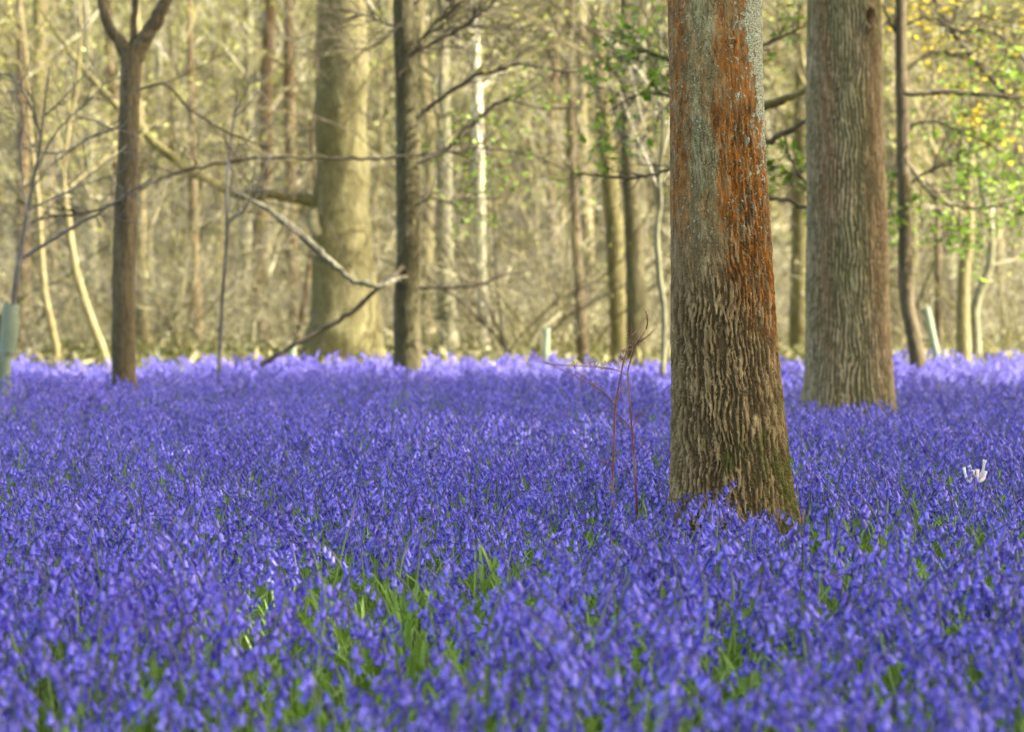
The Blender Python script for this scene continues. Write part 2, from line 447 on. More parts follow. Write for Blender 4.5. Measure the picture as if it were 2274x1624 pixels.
def h_second(p, z, ux, uy):
    w = np.stack([pn(p * [9, 9, 6]), pn(p * [9, 9, 6] + 31.7), np.zeros(len(p))], -1)
    # upright wavy ridges, closer and calmer higher up
    w2 = np.stack([pn(p * [10, 10, 13] + 3.0), pn(p * [10, 10, 13] + 43.0), np.zeros(len(p))], -1)
    q = p * [46, 46, 5.0] + w * .30 + w2 * .30
    n1 = pn(q + 8.8); n2 = pn(p * [60, 60, 8] + w * .4 + w2 * .4 + 4.4); n3 = pn(p * [120, 120, 40]); n0 = pn(p * [5, 5, 1.5] + 2.0)
    turn = np.arctan2(ux, -uy)
    ph = turn / (2 * math.pi) * 64 + 1.1 * pn(p * [8, 8, 4.2] + 13.0) + .55 * pn(p * [15, 15, 10] + 23.0)
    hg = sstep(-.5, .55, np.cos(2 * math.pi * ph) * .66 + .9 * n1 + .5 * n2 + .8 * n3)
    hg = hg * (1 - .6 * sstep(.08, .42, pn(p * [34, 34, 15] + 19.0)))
    amp = .012 - .003 * sstep(.6, 2.4, z)
    h = amp * (hg - .5) + .002 * n3 + .010 * n0
    side = ux
    bl = pn(p * [8, 8, 3] + 71.0)
    knot = ((side - .52) / .13) ** 2 + ((z - 2.12) / .045) ** 2
    h = h + .03 * np.exp(-(np.sqrt(knot) - 1.1) ** 2 / .2) - .05 * np.exp(-knot * 1.6)
    pale = np.exp(-((side - .05 + .2 * bl) / .33) ** 2) * sstep(.2, .9, z) * sstep(-.3, .3, bl + .2)
    rust = np.clip(np.exp(-((side + .62 + .15 * bl) / .2) ** 2) + .9 * np.exp(-((side - .68 + .15 * bl) / .22) ** 2), 0, 1) * sstep(-.3, .3, n2 + .2) * sstep(.1, .8, z)
    green = sstep(.0, .5, bl + .4 * (1 - hg))
    ang = np.arctan2(uy, ux)
    h = h + .05 * np.clip(1 - z / .3, 0, 1) ** 2 * np.cos(ang * 6 + .4)
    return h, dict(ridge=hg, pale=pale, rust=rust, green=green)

def second_bark_mat():
    m, nt, N, Lk = new_mat('ridged_bark')
    p = coords(nt, 'Object')
    a = noise(nt, p, 40, 5, .7, (1, 1, .25)); f = noise(nt, p, 160, 3, .7)
    base = ramp(nt, a, [(.25, (.125, .095, .048)), (.5, (.255, .198, .108)), (.75, (.39, .31, .185))])
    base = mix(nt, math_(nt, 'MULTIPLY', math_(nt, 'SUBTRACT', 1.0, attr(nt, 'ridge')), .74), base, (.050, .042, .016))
    base = mix(nt, math_(nt, 'MULTIPLY', attr(nt, 'green'), .35), base, (.075, .078, .022))
    c = mix(nt, math_(nt, 'MULTIPLY', math_(nt, 'MULTIPLY', attr(nt, 'pale'), attr(nt, 'ridge')), .5), base, (.225, .21, .112))
    c = mix(nt, math_(nt, 'MULTIPLY', attr(nt, 'rust'), .5), c, (.17, .080, .030))
    finish(nt, c, .9, f, .003)
    return m

t = empty('ridged_tree', (*[float(v[0]) for v in prof2(np.array([0.0]))[:2]], 0))
tag(t, 'broad trunk with wavy upright bark ridges and a knot, standing behind the lichened trunk', 'tree')
SECOND = t
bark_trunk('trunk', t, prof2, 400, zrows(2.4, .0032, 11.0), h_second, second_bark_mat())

def crown_from(trunkP, trunkR, rng, n1, L1, n2, L2, n3, L3, mat_, parent, tmin=.35, up=.25, ang=1.0, sides=(5, 3, 3), rr1=.4, leafmat=None, nleaf=0, leaf=.05, name='crown'):
    b = Buf()
    P1, R1 = grow(rng, trunkP[None], trunkR[None], n1, L1, ang, up, 8, tmin, 1, rr1, .13, .006)
    tubes(b, P1, R1, sides[0])
    P2, R2 = grow(rng, P1, R1, n2, L2, .8, up * .5, 6, .2, 1, .5, .16, .004)
    tubes(b, P2, R2, sides[1])
    P3, R3 = grow(rng, P2, R2, n3, L3, .75, up * .4, 4, .15, 1, .55, .2, .0028)
    tubes(b, P3, R3, sides[2])
    mats = [mat_]
    if leafmat is not None and nleaf:
        pts = P3.reshape(-1, 3); pts = pts[rng.randint(0, len(pts), nleaf)] + rng.normal(size=(nleaf, 3)) * leaf * .6
        leaves(b, pts, leaf * rng.uniform(.6, 1.4, nleaf), leaf * .7 * rng.uniform(.6, 1.2, nleaf), rng, 1)
        mats.append(leafmat)
    return b.build(name, mats, parent)

for root, prof, top, zlo, sd in ((MAIN, prof1, 9.0, 4.0, 3), (SECOND, prof2, 11.0, 4.5, 4)):
    zz = np.linspace(zlo, top, 10); cx, cy, r = prof(zz)
    crown_from(np.stack([cx, cy, zz], -1), r, np.random.RandomState(sd), 14, 3.0, 6, 1.2, 6, .5, M['olive_twig'], root, .05, .4, .9)

# ------------------------------------------------------------------ trees whose place the photograph shows
def photo_path(pts, Y, n=40):
    """pts: (px, py, width px[, dY]) bottom to top -> axis, radii"""
    P = np.array([list(at(p[0], p[1], Y + (p[3] if len(p) > 3 else 0))) + [p[2] / 2 * Y / F] for p in pts])
    s = spline(P, n)
    return s[:, :3], np.maximum(s[:, 3], .002)

def rough_tube(b, P, R, sides, rng, amp=.05, m=0):
    P = np.asarray(P); R = np.asarray(R)
    P = P + rng.normal(size=P.shape) * R[:, None] * amp * .5
    tubes(b, P, R * (1 + rng.normal(size=R.shape) * amp), sides, m)

def bole(b, P, R, sides, seed, rough=.10):
    """trunk with an uneven, vertically grooved surface"""
    tubes(b, P, R, sides)
    k = len(P); V = b.V[-1].reshape(k, sides, 3); rad = V - np.asarray(P)[:, None]
    q = (V / (np.mean(R) * 1.0)).reshape(-1, 3)
    d = pn(q * [1.1, 1.1, .22] + seed * 3.3) * .7 + pn(q * [2.6, 2.6, .55] + seed * 7.7) * .5 + pn(q * [5, 5, 1.6] + seed) * .22
    b.V[-1] = (V + rad * (rough * d).reshape(k, sides, 1)).reshape(-1, 3).astype(np.float32)

def to_ground(P, R, flare=1.35):
    """carry the lowest point down into the ground"""
    x, y, z = P[0]
    d = P[0] - P[2]; s = (z + .1) / max(1e-3, -d[2]) if d[2] < 0 else 0
    q = P[0] + d * s if s > 0 else np.array([x, y, -.1])
    q[:2] = P[0][:2] + np.clip(q[:2] - P[0][:2], -.3, .3)
    return np.vstack([q[None], P]), np.concatenate([[R[0] * flare], R])

def tree(name, label, cat, pts, Y, bark, twig='pale_twig', crown=(10, 1.6, 5, .8, 5, .4), height=9.0, seed=1, sides=14, group=None, leafmat=None, nleaf=0, leaf=.06, low=.15, up=.3, flare=1.25, extend=True):
    rng = np.random.RandomState(seed)
    P, R = photo_path(pts, Y, 36)
    P, R = to_ground(P, R, flare)
    if extend:
        d = P[-1] - P[-6]; d /= np.linalg.norm(d); d = d * np.array([.6, .6, 1]); d /= np.linalg.norm(d)
        n = 14; top = np.maximum(height - P[-1][2], 1.0)
        E = P[-1][None] + d[None] * (np.linspace(0, top, n + 1)[1:, None]) + np.cumsum(rng.normal(size=(n, 3)) * .04, 0) * np.array([1, 1, 0])
        ER = np.linspace(R[-1], max(R[-1] * .2, .01), n + 1)[1:]
        P = np.vstack([P, E]); R = np.concatenate([R, ER])
    root = empty(name, (P[1][0], P[1][1], 0))
    tag(root, label, cat, group)
    P = spline(P, len(P) * 3); R = np.interp(np.linspace(0, 1, len(P)), np.linspace(0, 1, len(R)), R)
    R = R * (1 + .03 * pn(np.stack([P[:, 2] * 1.2, np.full(len(P), seed * 1.7), np.zeros(len(P))], -1)))
    P = P + (R * .12)[:, None] * np.stack([pn(np.stack([P[:, 2] * 1.6, np.full(len(P), seed * 2.3 + k * 9), np.ones(len(P))], -1)) for k in (0, 1, 2)], -1) * [1, 1, 0]
    b = Buf(); bole(b, P, R, sides + 8, seed); b.build('trunk', M[bark], root)
    if crown:
        lo = int(len(P) * low)
        crown_from(P[lo:], R[lo:], rng, *crown, M[twig], root, .0, up, 1.0, (4, 3, 3), .28, M[leafmat] if leafmat else None, nleaf, leaf)
    return root

def limb(root, pts, Y, matname, sides=6, seed=0, n=24, twigs=0, L=.6, name='branch', twigmat=None, leafmat=None, nleaf=0, leaf=.06, n3=4):
    rng = np.random.RandomState(seed + 100)
    P, R = photo_path(pts, Y, n)
    P = P + np.cumsum(rng.normal(size=P.shape), 0) * 0 + rng.normal(size=P.shape) * np.minimum(R, .012)[:, None] * .40
    b = Buf()
    if R[0] > .05: bole(b, P, R, sides + 4, seed)
    else: rough_tube(b, P, R, sides, rng, .08)
    mats = [M[matname]]
    if twigs:
        P2, R2 = grow(rng, P[None], np.minimum(R[None], .008), twigs, L, .8, .05, 6, .15, 1, .6, .15, .0028); tubes(b, P2, R2, 3)
        P3, R3 = grow(rng, P2, R2, n3, L * .5, .7, .05, 4, .2, 1, .6, .18, .002); tubes(b, P3, R3, 3)
        if leafmat:
            mats.append(M[leafmat])
            q = np.concatenate([P2[:, 2:].reshape(-1, 3), P3.reshape(-1, 3)])
            q = q[rng.randint(0, len(q), nleaf)] + rng.normal(size=(nleaf, 3)) * leaf * .5
            leaves(b, q, leaf * rng.uniform(.6, 1.3, nleaf), leaf * .75 * rng.uniform(.6, 1.2, nleaf), rng, 1, .5)
    return b.build(name, mats, root)

# young forked tree, left
t = tree('forked_tree', 'slim brown tree on the left that forks into three stems near the top', 'tree',
         [(276, 845, 54), (275, 760, 52), (275, 680, 52), (276, 560, 50), (283, 400, 49), (287, 250, 46), (292, 150, 46), (293, 108, 52)], 14.3, 'brown_bark', crown=None, extend=False, seed=11, sides=18)
limb(t, [(291, 128, 40), (268, 96, 30), (250, 70, 24), (232, 25, 22), (218, -60, 20), (205, -220, 16), (210, -420, 10)], 14.3, 'brown_bark', 10, 1, 24)
limb(t, [(294, 128, 24), (296, 80, 15), (299, 20, 13), (298, -80, 12), (304, -260, 9)], 14.3, 'brown_bark', 8, 2, 20)
limb(t, [(296, 130, 42), (318, 92, 36), (338, 60, 33), (362, 15, 29), (385, -50, 26), (412, -180, 20), (430, -380, 12)], 14.3, 'brown_bark', 10, 3, 24)
limb(t, [(270, 445, 9), (200, 472, 6), (120, 480, 5), (40, 500, 3)], 14.2, 'dark_twig', 5, 4, 16, 8, .5)
limb(t, [(290, 270, 8), (210, 300, 6), (130, 340, 4), (50, 330, 2.5)], 14.4, 'grey_twig', 5, 5, 16, 9, .5)
limb(t, [(300, 200, 7), (370, 190, 6), (430, 250, 5), (520, 300, 4), (600, 330, 2.5)], 14.0, 'dark_twig', 5, 6, 20, 12, .6)

# big beech
t = tree('beech_tree', 'massive pale yellow-green beech trunk flaring widely at its foot', 'tree',
         [(757, 835, 218), (759, 800, 200), (763, 750, 172), (765, 690, 152), (765, 600, 138), (763, 500, 128), (761, 400, 120), (759, 250, 113), (757, 100, 110), (756, -60, 106)], 24.0, 'beech_bark', 'olive_twig', (16, 3.5, 6, 1.3, 6, .6), 13, 12, 28, low=.85, flare=1.35)
limb(t, [(735, 455, 34), (690, 445, 30), (640, 438, 25), (600, 430, 22), (540, 434, 21), (480, 408, 20), (420, 378, 21), (340, 316, 20), (290, 264, 18), (240, 214, 16), (190, 160, 13), (140, 95, 10), (90, 20, 7)], 24.0, 'olive_bark', 9, 7, 40, 34, 1.3, twigmat=None)
limb(t, [(705, 520, 22), (695, 500, 24), (692, 478, 25), (694, 462, 18)], 23.6, 'grey_bark', 8, 8, 10, name='broken_stub')
limb(t, [(757, 250, 12), (800, 200, 9), (860, 130, 7), (950, 90, 4)], 23.6, 'olive_twig', 5, 9, 16, 12, .8)
limb(t, [(720, 350, 9), (640, 355, 8), (560, 330, 5), (470, 300, 3)], 23.6, 'olive_twig', 5, 10, 16, 12, .8)

# slender straight tree right of the beech
t = tree('straight_tree', 'straight narrow trunk just right of the big beech, dark on its left side', 'tree',
         [(905, 830, 66), (904, 760, 62), (903, 700, 60), (906, 600, 58), (907, 500, 56), (908, 400, 55), (904, 250, 52), (899, 120, 48), (896, -20, 46)], 16.5, 'drab_bark', 'dark_twig', (14, 2.4, 6, 1.0, 6, .5), 9, 13, 18, low=.75)
limb(t, [(905, 346, 8), (860, 350, 8), (790, 352, 8), (700, 352, 8), (600, 350, 9), (520, 358, 9), (450, 370, 9), (400, 383, 8), (350, 400, 7), (300, 425, 4)], 16.2, 'dark_twig', 6, 11, 40, 16, .55)
limb(t, [(900, 590, 15, .25), (850, 630, 12), (800, 675, 12), (745, 715, 12), (690, 745, 12), (640, 775, 11), (590, 805, 11), (550, 825, 8)], 16.2, 'dark_twig', 7, 12, 30, 6, .4)
limb(t, [(904, 612, 12, .45), (850, 632, 11), (800, 628, 12), (760, 605, 13), (720, 570, 16), (690, 540, 17), (660, 515, 17), (630, 490, 15), (590, 462, 12), (550, 440, 9), (510, 420, 5)], 16.0, 'branch_bark', 7, 13, 40, 12, .6)
limb(t, [(925, 262, 12), (960, 235, 11), (1000, 205, 10), (1050, 172, 9), (1100, 158, 9), (1150, 145, 8), (1210, 150, 7), (1270, 158, 6), (1340, 140, 4), (1400, 90, 2.5)], 16.2, 'dark_twig', 6, 14, 40, 22, .7, leafmat='olive_leaf', nleaf=90, leaf=.05)
limb(t, [(880, 170, 9), (910, 125, 9), (960, 95, 9), (1010, 70, 8), (1050, 45, 7), (1090, 10, 6), (1130, -40, 4)], 16.2, 'dark_twig', 6, 15, 24, 30, .8)
limb(t, [(920, 110, 8), (960, 60, 7), (1010, 20, 6), (1060, -30, 4)], 16.4, 'dark_twig', 6, 16, 20, 30, .8)
limb(t, [(925, 362, 10), (980, 340, 9), (1010, 312, 10), (1050, 275, 10), (1095, 235, 9), (1130, 222, 7), (1200, 240, 6), (1290, 240, 4)], 16.0, 'dark_twig', 6, 17, 30, 14, .6, leafmat='green_leaf', nleaf=60, leaf=.05)
limb(t, [(925, 345, 6), (1000, 338, 6), (1080, 330, 5), (1180, 345, 4), (1260, 380, 3)], 16.3, 'dark_twig', 5, 18, 24, 16, .6, leafmat='green_leaf', nleaf=110, leaf=.05)
limb(t, [(930, 636, 7), (1000, 638, 6), (1060, 632, 6), (1120, 610, 4), (1180, 600, 2.5)], 16.3, 'dark_twig', 5, 19, 20, 8, .5)
limb(t, [(895, 60, 7), (850, 50, 6), (800, 30, 5), (730, 20, 3)], 16.3, 'dark_twig', 5, 20, 16, 24, .7)
limb(t, [(905, 20, 8), (960, -10, 7), (1040, 20, 6), (1130, 60, 5), (1230, 70, 3)], 16.5, 'dark_twig', 6, 22, 24, 24, .7, leafmat='olive_leaf', nleaf=80, leaf=.05)
limb(t, [(900, 40, 7), (850, 90, 6), (800, 110, 5), (740, 100, 3)], 16.1, 'dark_twig', 5, 23, 16, 18, .6)
limb(t, [(925, 455, 5), (960, 440, 5), (1010, 450, 4), (1060, 430, 3)], 16.4, 'dark_twig', 5, 21, 16, 12, .4, leafmat='green_leaf', nleaf=90, leaf=.05)

# trees behind, by kind
T = [
 ('grey_tree', 'soft grey trunk right of the straight narrow trunk, thinning upward', [(1000, 815, 44), (992, 700, 42), (987, 600, 40), (985, 400, 36), (984, 200, 30), (983, 100, 28), (982, 0, 26)], 28, 'grey_bark'),
 ('birch_tree', 'white birch trunk gleaming right of the grey trunk', [(1078, 815, 28), (1072, 690, 26), (1066, 560, 26), (1063, 430, 27), (1060, 300, 25), (1058, 180, 22), (1052, 50, 18), (1046, -40, 16)], 30, 'birch_bark'),
 ('thin_tree', 'thin dark crooked trunk between the birch and the paired grey trunks', [(1296, 815, 30), (1290, 700, 26), (1281, 560, 22), (1272, 400, 20), (1266, 250, 17), (1264, 100, 14), (1270, -40, 11)], 26, 'brown_bark'),
 ('pale_tree', 'pale straight trunk directly right of the thin crooked trunk', [(1316, 810, 34), (1308, 650, 32), (1300, 480, 30), (1292, 300, 26), (1290, 100, 22), (1288, -20, 20)], 36, 'tan_bark'),
 ('greenish_tree', 'greenish grey trunk standing left of the stout dark brown trunk', [(1380, 818, 44), (1374, 700, 42), (1366, 550, 40), (1354, 400, 37), (1340, 250, 33), (1330, 120, 29), (1324, -20, 25)], 25, 'olive_bark'),
 ('stout_tree', 'stout dark brown trunk tapering quickly, behind the dead reddish stalks', [(1421, 822, 62), (1417, 740, 54), (1411, 640, 46), (1405, 520, 40), (1398, 400, 34), (1392, 250, 28), (1386, 60, 22), (1384, -30, 20)], 23, 'drab_bark'),
 ('hidden_tree', 'olive trunk showing in the gap between the two large sharp trunks', [(1772, 815, 46), (1774, 700, 44), (1778, 550, 42), (1779, 400, 40), (1782, 200, 36), (1784, -20, 32)], 26, 'olive_bark'),
 ('sandy_tree', 'pale sandy trunk close against the right edge of the ridged trunk', [(1996, 815, 56), (1994, 700, 52), (1990, 550, 48), (1986, 350, 44), (1982, 150, 40), (1978, -20, 36)], 31, 'tan_bark'),
 ('golden_tree', 'golden-lit curved trunk right of the leaning dark trunk', [(2137, 800, 36), (2138, 740, 33), (2138, 660, 29), (2141, 600, 26), (2149, 540, 23), (2152, 470, 20), (2150, 400, 16), (2160, 300, 12), (2175, 180, 9)], 22, 'tan_bark'),
 ('crooked_tree', 'small crooked grey trunk to the right of the golden curved trunk', [(2168, 800, 24), (2166, 740, 22), (2164, 690, 21), (2175, 650, 22), (2190, 610, 20), (2200, 560, 17), (2197, 500, 14), (2185, 440, 12), (2175, 360, 9)], 23.5, 'grey_bark'),
 ('slim_tree', 'slim dusky trunk between the leaning dark trunk and the golden one', [(2084, 800, 18), (2083, 690, 17), (2082, 580, 15), (2080, 470, 14), (2076, 330, 12), (2070, 150, 9)], 27, 'brown_bark'),
 ('arching_tree', 'slim bright stem leaning strongly, between the forked tree and its paler twin', [(243, 822, 20), (225, 770, 20), (208, 725, 20), (190, 675, 19), (170, 610, 18), (158, 540, 16), (150, 470, 15), (140, 400, 12), (150, 300, 9), (170, 200, 7)], 22, 'tan_bark'),
 ('curved_tree', 'slim lit stem curving at its foot, left of the leaning bright stem', [(130, 820, 17), (124, 770, 17), (112, 710, 17), (100, 655, 16), (94, 600, 15), (90, 520, 13), (84, 430, 11), (72, 330, 9), (60, 200, 7)], 23, 'tan_bark'),
 ('orange_tree', 'tawny orange trunk right behind the tree guard at the left edge', [(46, 818, 40), (48, 740, 38), (50, 640, 36), (52, 500, 32), (50, 300, 26), (46, 100, 20), (44, -30, 17)], 30, 'rust_bark'),
 ('mossy_tree', 'mossy olive trunk behind the slim curved stem on the left', [(84, 815, 46), (85, 700, 44), (84, 560, 40), (82, 400, 36), (84, 200, 30), (86, -20, 24)], 36, 'olive_bark'),
 ('ochre_tree', 'ochre trunk close to the right side of the forked tree', [(322, 818, 34), (318, 740, 32), (314, 640, 29), (312, 500, 26), (310, 300, 22), (306, 60, 17)], 28, 'tan_bark'),
 ('ashen_tree', 'ashen trunk, the paler of a close pair right of the forked tree', [(360, 812, 30), (360, 700, 29), (358, 580, 27), (356, 400, 24), (352, 200, 20), (350, -20, 16)], 38, 'grey_bark'),
 ('dusky_tree', 'dusky olive trunk, the darker of a close pair right of the forked tree', [(388, 815, 21), (387, 720, 20), (384, 620, 19), (383, 480, 16), (380, 300, 13), (378, 60, 10)], 33, 'olive_bark'),
 ('russet_tree', 'dark russet trunk left of the grey sapling, orange at its foot', [(440, 820, 32), (437, 740, 29), (434, 660, 27), (431, 560, 23), (428, 420, 19), (424, 220, 15), (420, 0, 11)], 30, 'rust_bark'),
 ('reddish_tree', 'reddish upright trunk rising behind the leaning limb left of the beech', [(655, 812, 24), (652, 700, 24), (648, 560, 25), (645, 400, 26), (643, 260, 26), (641, 120, 24), (640, -20, 20)], 33, 'rust_bark'),
 ('slanting_tree', 'narrow tawny stem slanting beside the left foot of the beech', [(656, 815, 14), (662, 760, 14), (672, 690, 14), (682, 620, 13), (690, 560, 11), (698, 490, 9)], 27, 'rust_bark'),
 ('bowed_tree', 'slender bowed sapling between the stout brown trunk and the lichened trunk', [(1472, 838, 14), (1474, 760, 13), (1474, 690, 13), (1466, 630, 13), (1460, 570, 14), (1458, 510, 12), (1466, 450, 10), (1464, 400, 9), (1469, 330, 8), (1472, 240, 6), (1468, 120, 4)], 15.5, 'grey_bark'),
]
for i, (nm, lb, pts, Y, bk) in enumerate(T):
    small = pts[0][2] < 22
    tree(nm, lb, 'tree', pts, Y, bk, {'rust_bark': 'pale_twig', 'brown_bark': 'dark_twig', 'drab_bark': 'dark_twig', 'olive_bark': 'olive_twig', 'birch_bark': 'pale_twig', 'grey_bark': 'pale_twig', 'tan_bark': 'olive_twig'}[bk],
         (9, 1.2, 5, .6, 5, .35) if small else (16, 2.2, 6, 1.1, 6, .55), 8.5 if small else 11, 40 + i, 12, leafmat='bud_leaf', nleaf=150 if small else 500, leaf=.05 if small else .07, low=.45 if small else .4)

# leaning dark tree on the right
t = tree('leaning_tree', 'dark trunk leaning left from its foot, right of the ridged trunk', 'tree',
         [(2044, 830, 40), (2036, 790, 36), (2028, 745, 34), (2017, 690, 33), (2011, 630, 33), (2009, 560, 31), (2009, 480, 30), (2005, 380, 29), (2003, 280, 28), (2000, 150, 26), (1999, 50, 25), (1998, -40, 24)], 17, 'brown_bark', 'dark_twig', (12, 2, 6, .9, 6, .4), 8, 14, 16, low=.8)
limb(t, [(2005, 205, 13), (2050, 208, 13), (2100, 205, 12), (2160, 208, 12), (2220, 213, 11), (2300, 218, 8), (2400, 200, 5)], 16.8, 'dark_twig', 6, 31, 30, 14, .7, leafmat='green_leaf', nleaf=110, leaf=.07)
limb(t, [(2005, 345, 7), (2030, 385, 7), (2060, 425, 7), (2100, 450, 7), (2150, 462, 7), (2200, 460, 6), (2280, 440, 5)], 16.6, 'dark_twig', 6, 32, 30, 16, .6, leafmat='green_leaf', nleaf=260, leaf=.07)
limb(t, [(2004, 290, 8), (2060, 270, 7), (2130, 290, 6), (2210, 330, 5), (2290, 380, 3)], 17.2, 'dark_twig', 6, 33, 24, 24, 1.1, leafmat='green_leaf', nleaf=480, leaf=.06)
limb(t, [(2008, 420, 6), (2060, 380, 6), (2130, 370, 5), (2200, 400, 4), (2270, 420, 3)], 17.4, 'dark_twig', 6, 34, 24, 24, 1.1, leafmat='green_leaf', nleaf=560, leaf=.06)
limb(t, [(2003, 160, 8), (2070, 120, 7), (2150, 130, 6), (2230, 170, 4), (2300, 180, 3)], 17.6, 'dark_twig', 6, 61, 24, 24, 1.0, leafmat='olive_leaf', nleaf=420, leaf=.065)
limb(t, [(2006, 330, 6), (1985, 380, 5), (1975, 440, 4), (1990, 500, 3)], 17.3, 'dark_twig', 5, 62, 16, 12, .5, leafmat='green_leaf', nleaf=150, leaf=.07)
limb(t, [(2003, 60, 7), (2060, 40, 6), (2140, 70, 5), (2220, 60, 3)], 17.2, 'dark_twig', 6, 63, 24, 20, .8)
limb(t, [(2000, 90, 7), (1975, 50, 6), (1960, 10, 5)], 17.0, 'dark_twig', 6, 35, 12, 6, .4)
# its neighbour outside the frame whose boughs cross the upper right corner
t = tree('overhanging_tree', 'dark bough slanting down across the upper right corner, with yellow young leaves', 'tree',
         [(2420, 850, 46), (2410, 700, 44), (2405, 500, 40), (2400, 320, 36), (2380, 250, 30)], 18.5, 'brown_bark', None, None, extend=False, seed=15)
limb(t, [(2395, 330, 20), (2300, 255, 16), (2255, 225, 15), (2200, 175, 15), (2150, 115, 14), (2118, 75, 13), (2090, 30, 12), (2060, -30, 10)], 18.5, 'dark_twig', 7, 36, 30, 18, .9, leafmat='yellow_leaf', nleaf=90, leaf=.06)
limb(t, [(2385, 260, 9), (2300, 160, 8), (2220, 80, 7), (2140, 30, 5), (2060, 10, 3)], 19.5, 'dark_twig', 6, 37, 24, 24, .9, leafmat='yellow_leaf', nleaf=260, leaf=.06)
limb(t, [(2390, 330, 9), (2300, 300, 8), (2220, 280, 6), (2150, 265, 4)], 19.0, 'dark_twig', 6, 38, 24, 14, .6, leafmat='yellow_leaf', nleaf=110, leaf=.07)

# leafy maple hidden by the lichened trunk: its boughs reach out on both sides
t = tree('leafy_maple', 'green-leaved young maple reaching out on both sides from behind the lichened trunk', 'tree',
         [(1610, 900, 60), (1606, 700, 56), (1600, 450, 50), (1596, 200, 44), (1592, -40, 38)], 13.2, 'brown_bark', None, None, extend=True, height=7, seed=16)
limb(t, [(1600, 350, 12), (1540, 352, 9), (1490, 375, 8), (1440, 390, 8), (1390, 394, 8), (1330, 390, 7), (1275, 384, 5)], 13.0, 'dark_twig', 6, 41, 30, 8, .4)
limb(t, [(1598, 180, 10), (1540, 160, 8), (1480, 130, 7), (1420, 110, 5), (1360, 90, 3)], 13.4, 'dark_twig', 6, 42, 24, 14, .5, leafmat='green_leaf', nleaf=130, leaf=.07)
limb(t, [(1598, 280, 10), (1540, 240, 8), (1480, 215, 7), (1420, 210, 5), (1350, 250, 3)], 13.4, 'dark_twig', 6, 43, 24, 16, .5, leafmat='green_leaf', nleaf=150, leaf=.065)
limb(t, [(1602, 345, 22), (1650, 330, 18), (1700, 318, 15), (1730, 300, 15), (1765, 285, 14), (1800, 262, 10), (1850, 240, 6)], 13.0, 'dark_twig', 7, 44, 24, 6, .3)
limb(t, [(1600, 260, 26), (1660, 240, 24), (1700, 235, 22), (1740, 222, 20), (1790, 200, 14)], 13.9, 'olive_bark', 7, 45, 20, 4, .3)
limb(t, [(1602, 430, 14), (1660, 440, 12), (1710, 440, 11), (1745, 444, 11), (1775, 456, 10), (1815, 462, 7)], 13.0, 'dark_twig', 6, 46, 20, 4, .2)
limb(t, [(1600, 400, 10), (1660, 370, 8), (1720, 370, 6), (1790, 400, 4)], 13.4, 'dark_twig', 6, 47, 20, 12, .35, leafmat='green_leaf', nleaf=110, leaf=.08)
limb(t, [(1602, 150, 10), (1660, 120, 8), (1720, 90, 7), (1790, 60, 4)], 13.6, 'dark_twig', 6, 48, 20, 12, .35, leafmat='green_leaf', nleaf=45, leaf=.07)
limb(t, [(1740, 300, 6), (1752, 345, 6), (1770, 380, 6), (1795, 415, 5)], 13.0, 'dark_twig', 5, 49, 12, 4, .2)

# saplings
t = tree('grey_sapling', 'bare grey sapling rising from the tree guard at the left edge', 'sapling',
         [(14, 870, 8), (22, 760, 8), (32, 660, 13), (40, 600, 13), (47, 560, 11), (58, 490, 9), (75, 400, 8), (88, 330, 7), (96, 260, 5), (110, 150, 4)], 13, 'grey_twig', 'grey_twig', (6, .7, 3, .35, 3, .2), 3.0, 17, 8, low=.5, extend=False)
limb(t, [(45, 578, 9), (85, 550, 9), (130, 522, 9), (190, 490, 8), (240, 458, 7), (300, 420, 6), (340, 395, 4)], 13, 'grey_twig', 6, 51, 24, 6, .3)
limb(t, [(60, 480, 6), (50, 400, 5), (45, 330, 5), (50, 260, 4), (30, 180, 2.5)], 12.9, 'grey_twig', 5, 52, 16, 10, .35)
limb(t, [(92, 300, 5), (60, 220, 5), (20, 165, 5), (-30, 180, 4)], 12.9, 'grey_twig', 5, 53, 16, 8, .3)
limb(t, [(80, 380, 5), (120, 300, 4), (180, 240, 3), (240, 180, 2)], 13.1, 'grey_twig', 5, 54, 16, 10, .35)
t = tree('slender_sapling', 'slender bare sapling with two forks left of the beech', 'sapling',
         [(486, 850, 10), (488, 790, 9), (491, 720, 9), (495, 650, 8), (500, 590, 8), (504, 530, 8), (505, 498, 8), (503, 440, 6), (508, 370, 5), (516, 290, 4), (528, 200, 3)], 14.5, 'grey_twig', 'grey_twig', (5, .5, 3, .25, 2, .15), 3, 18, 8, low=.55, extend=False)
limb(t, [(505, 505, 7), (522, 482, 6), (545, 462, 6), (562, 430, 5), (582, 385, 4), (610, 330, 3)], 14.5, 'grey_twig', 5, 55, 16, 8, .35)

# tree guards
m, nt, N, Lk = new_mat('guard_plastic')
c = ramp(nt, noise(nt, position(nt), 6, 4, .6), [(.3, (.14, .18, .115)), (.7, (.25, .29, .20))])
finish(nt, c, .45, transl=.3, spec=.4)
M['guard_plastic'] = m
m, nt, N, Lk = new_mat('stake_wood')
finish(nt, ramp(nt, noise(nt, position(nt), 30, 4, .6, (1, 1, .1)), [(.3, (.07, .06, .03)), (.7, (.16, .13, .07))]), .9)
M['stake_wood'] = m

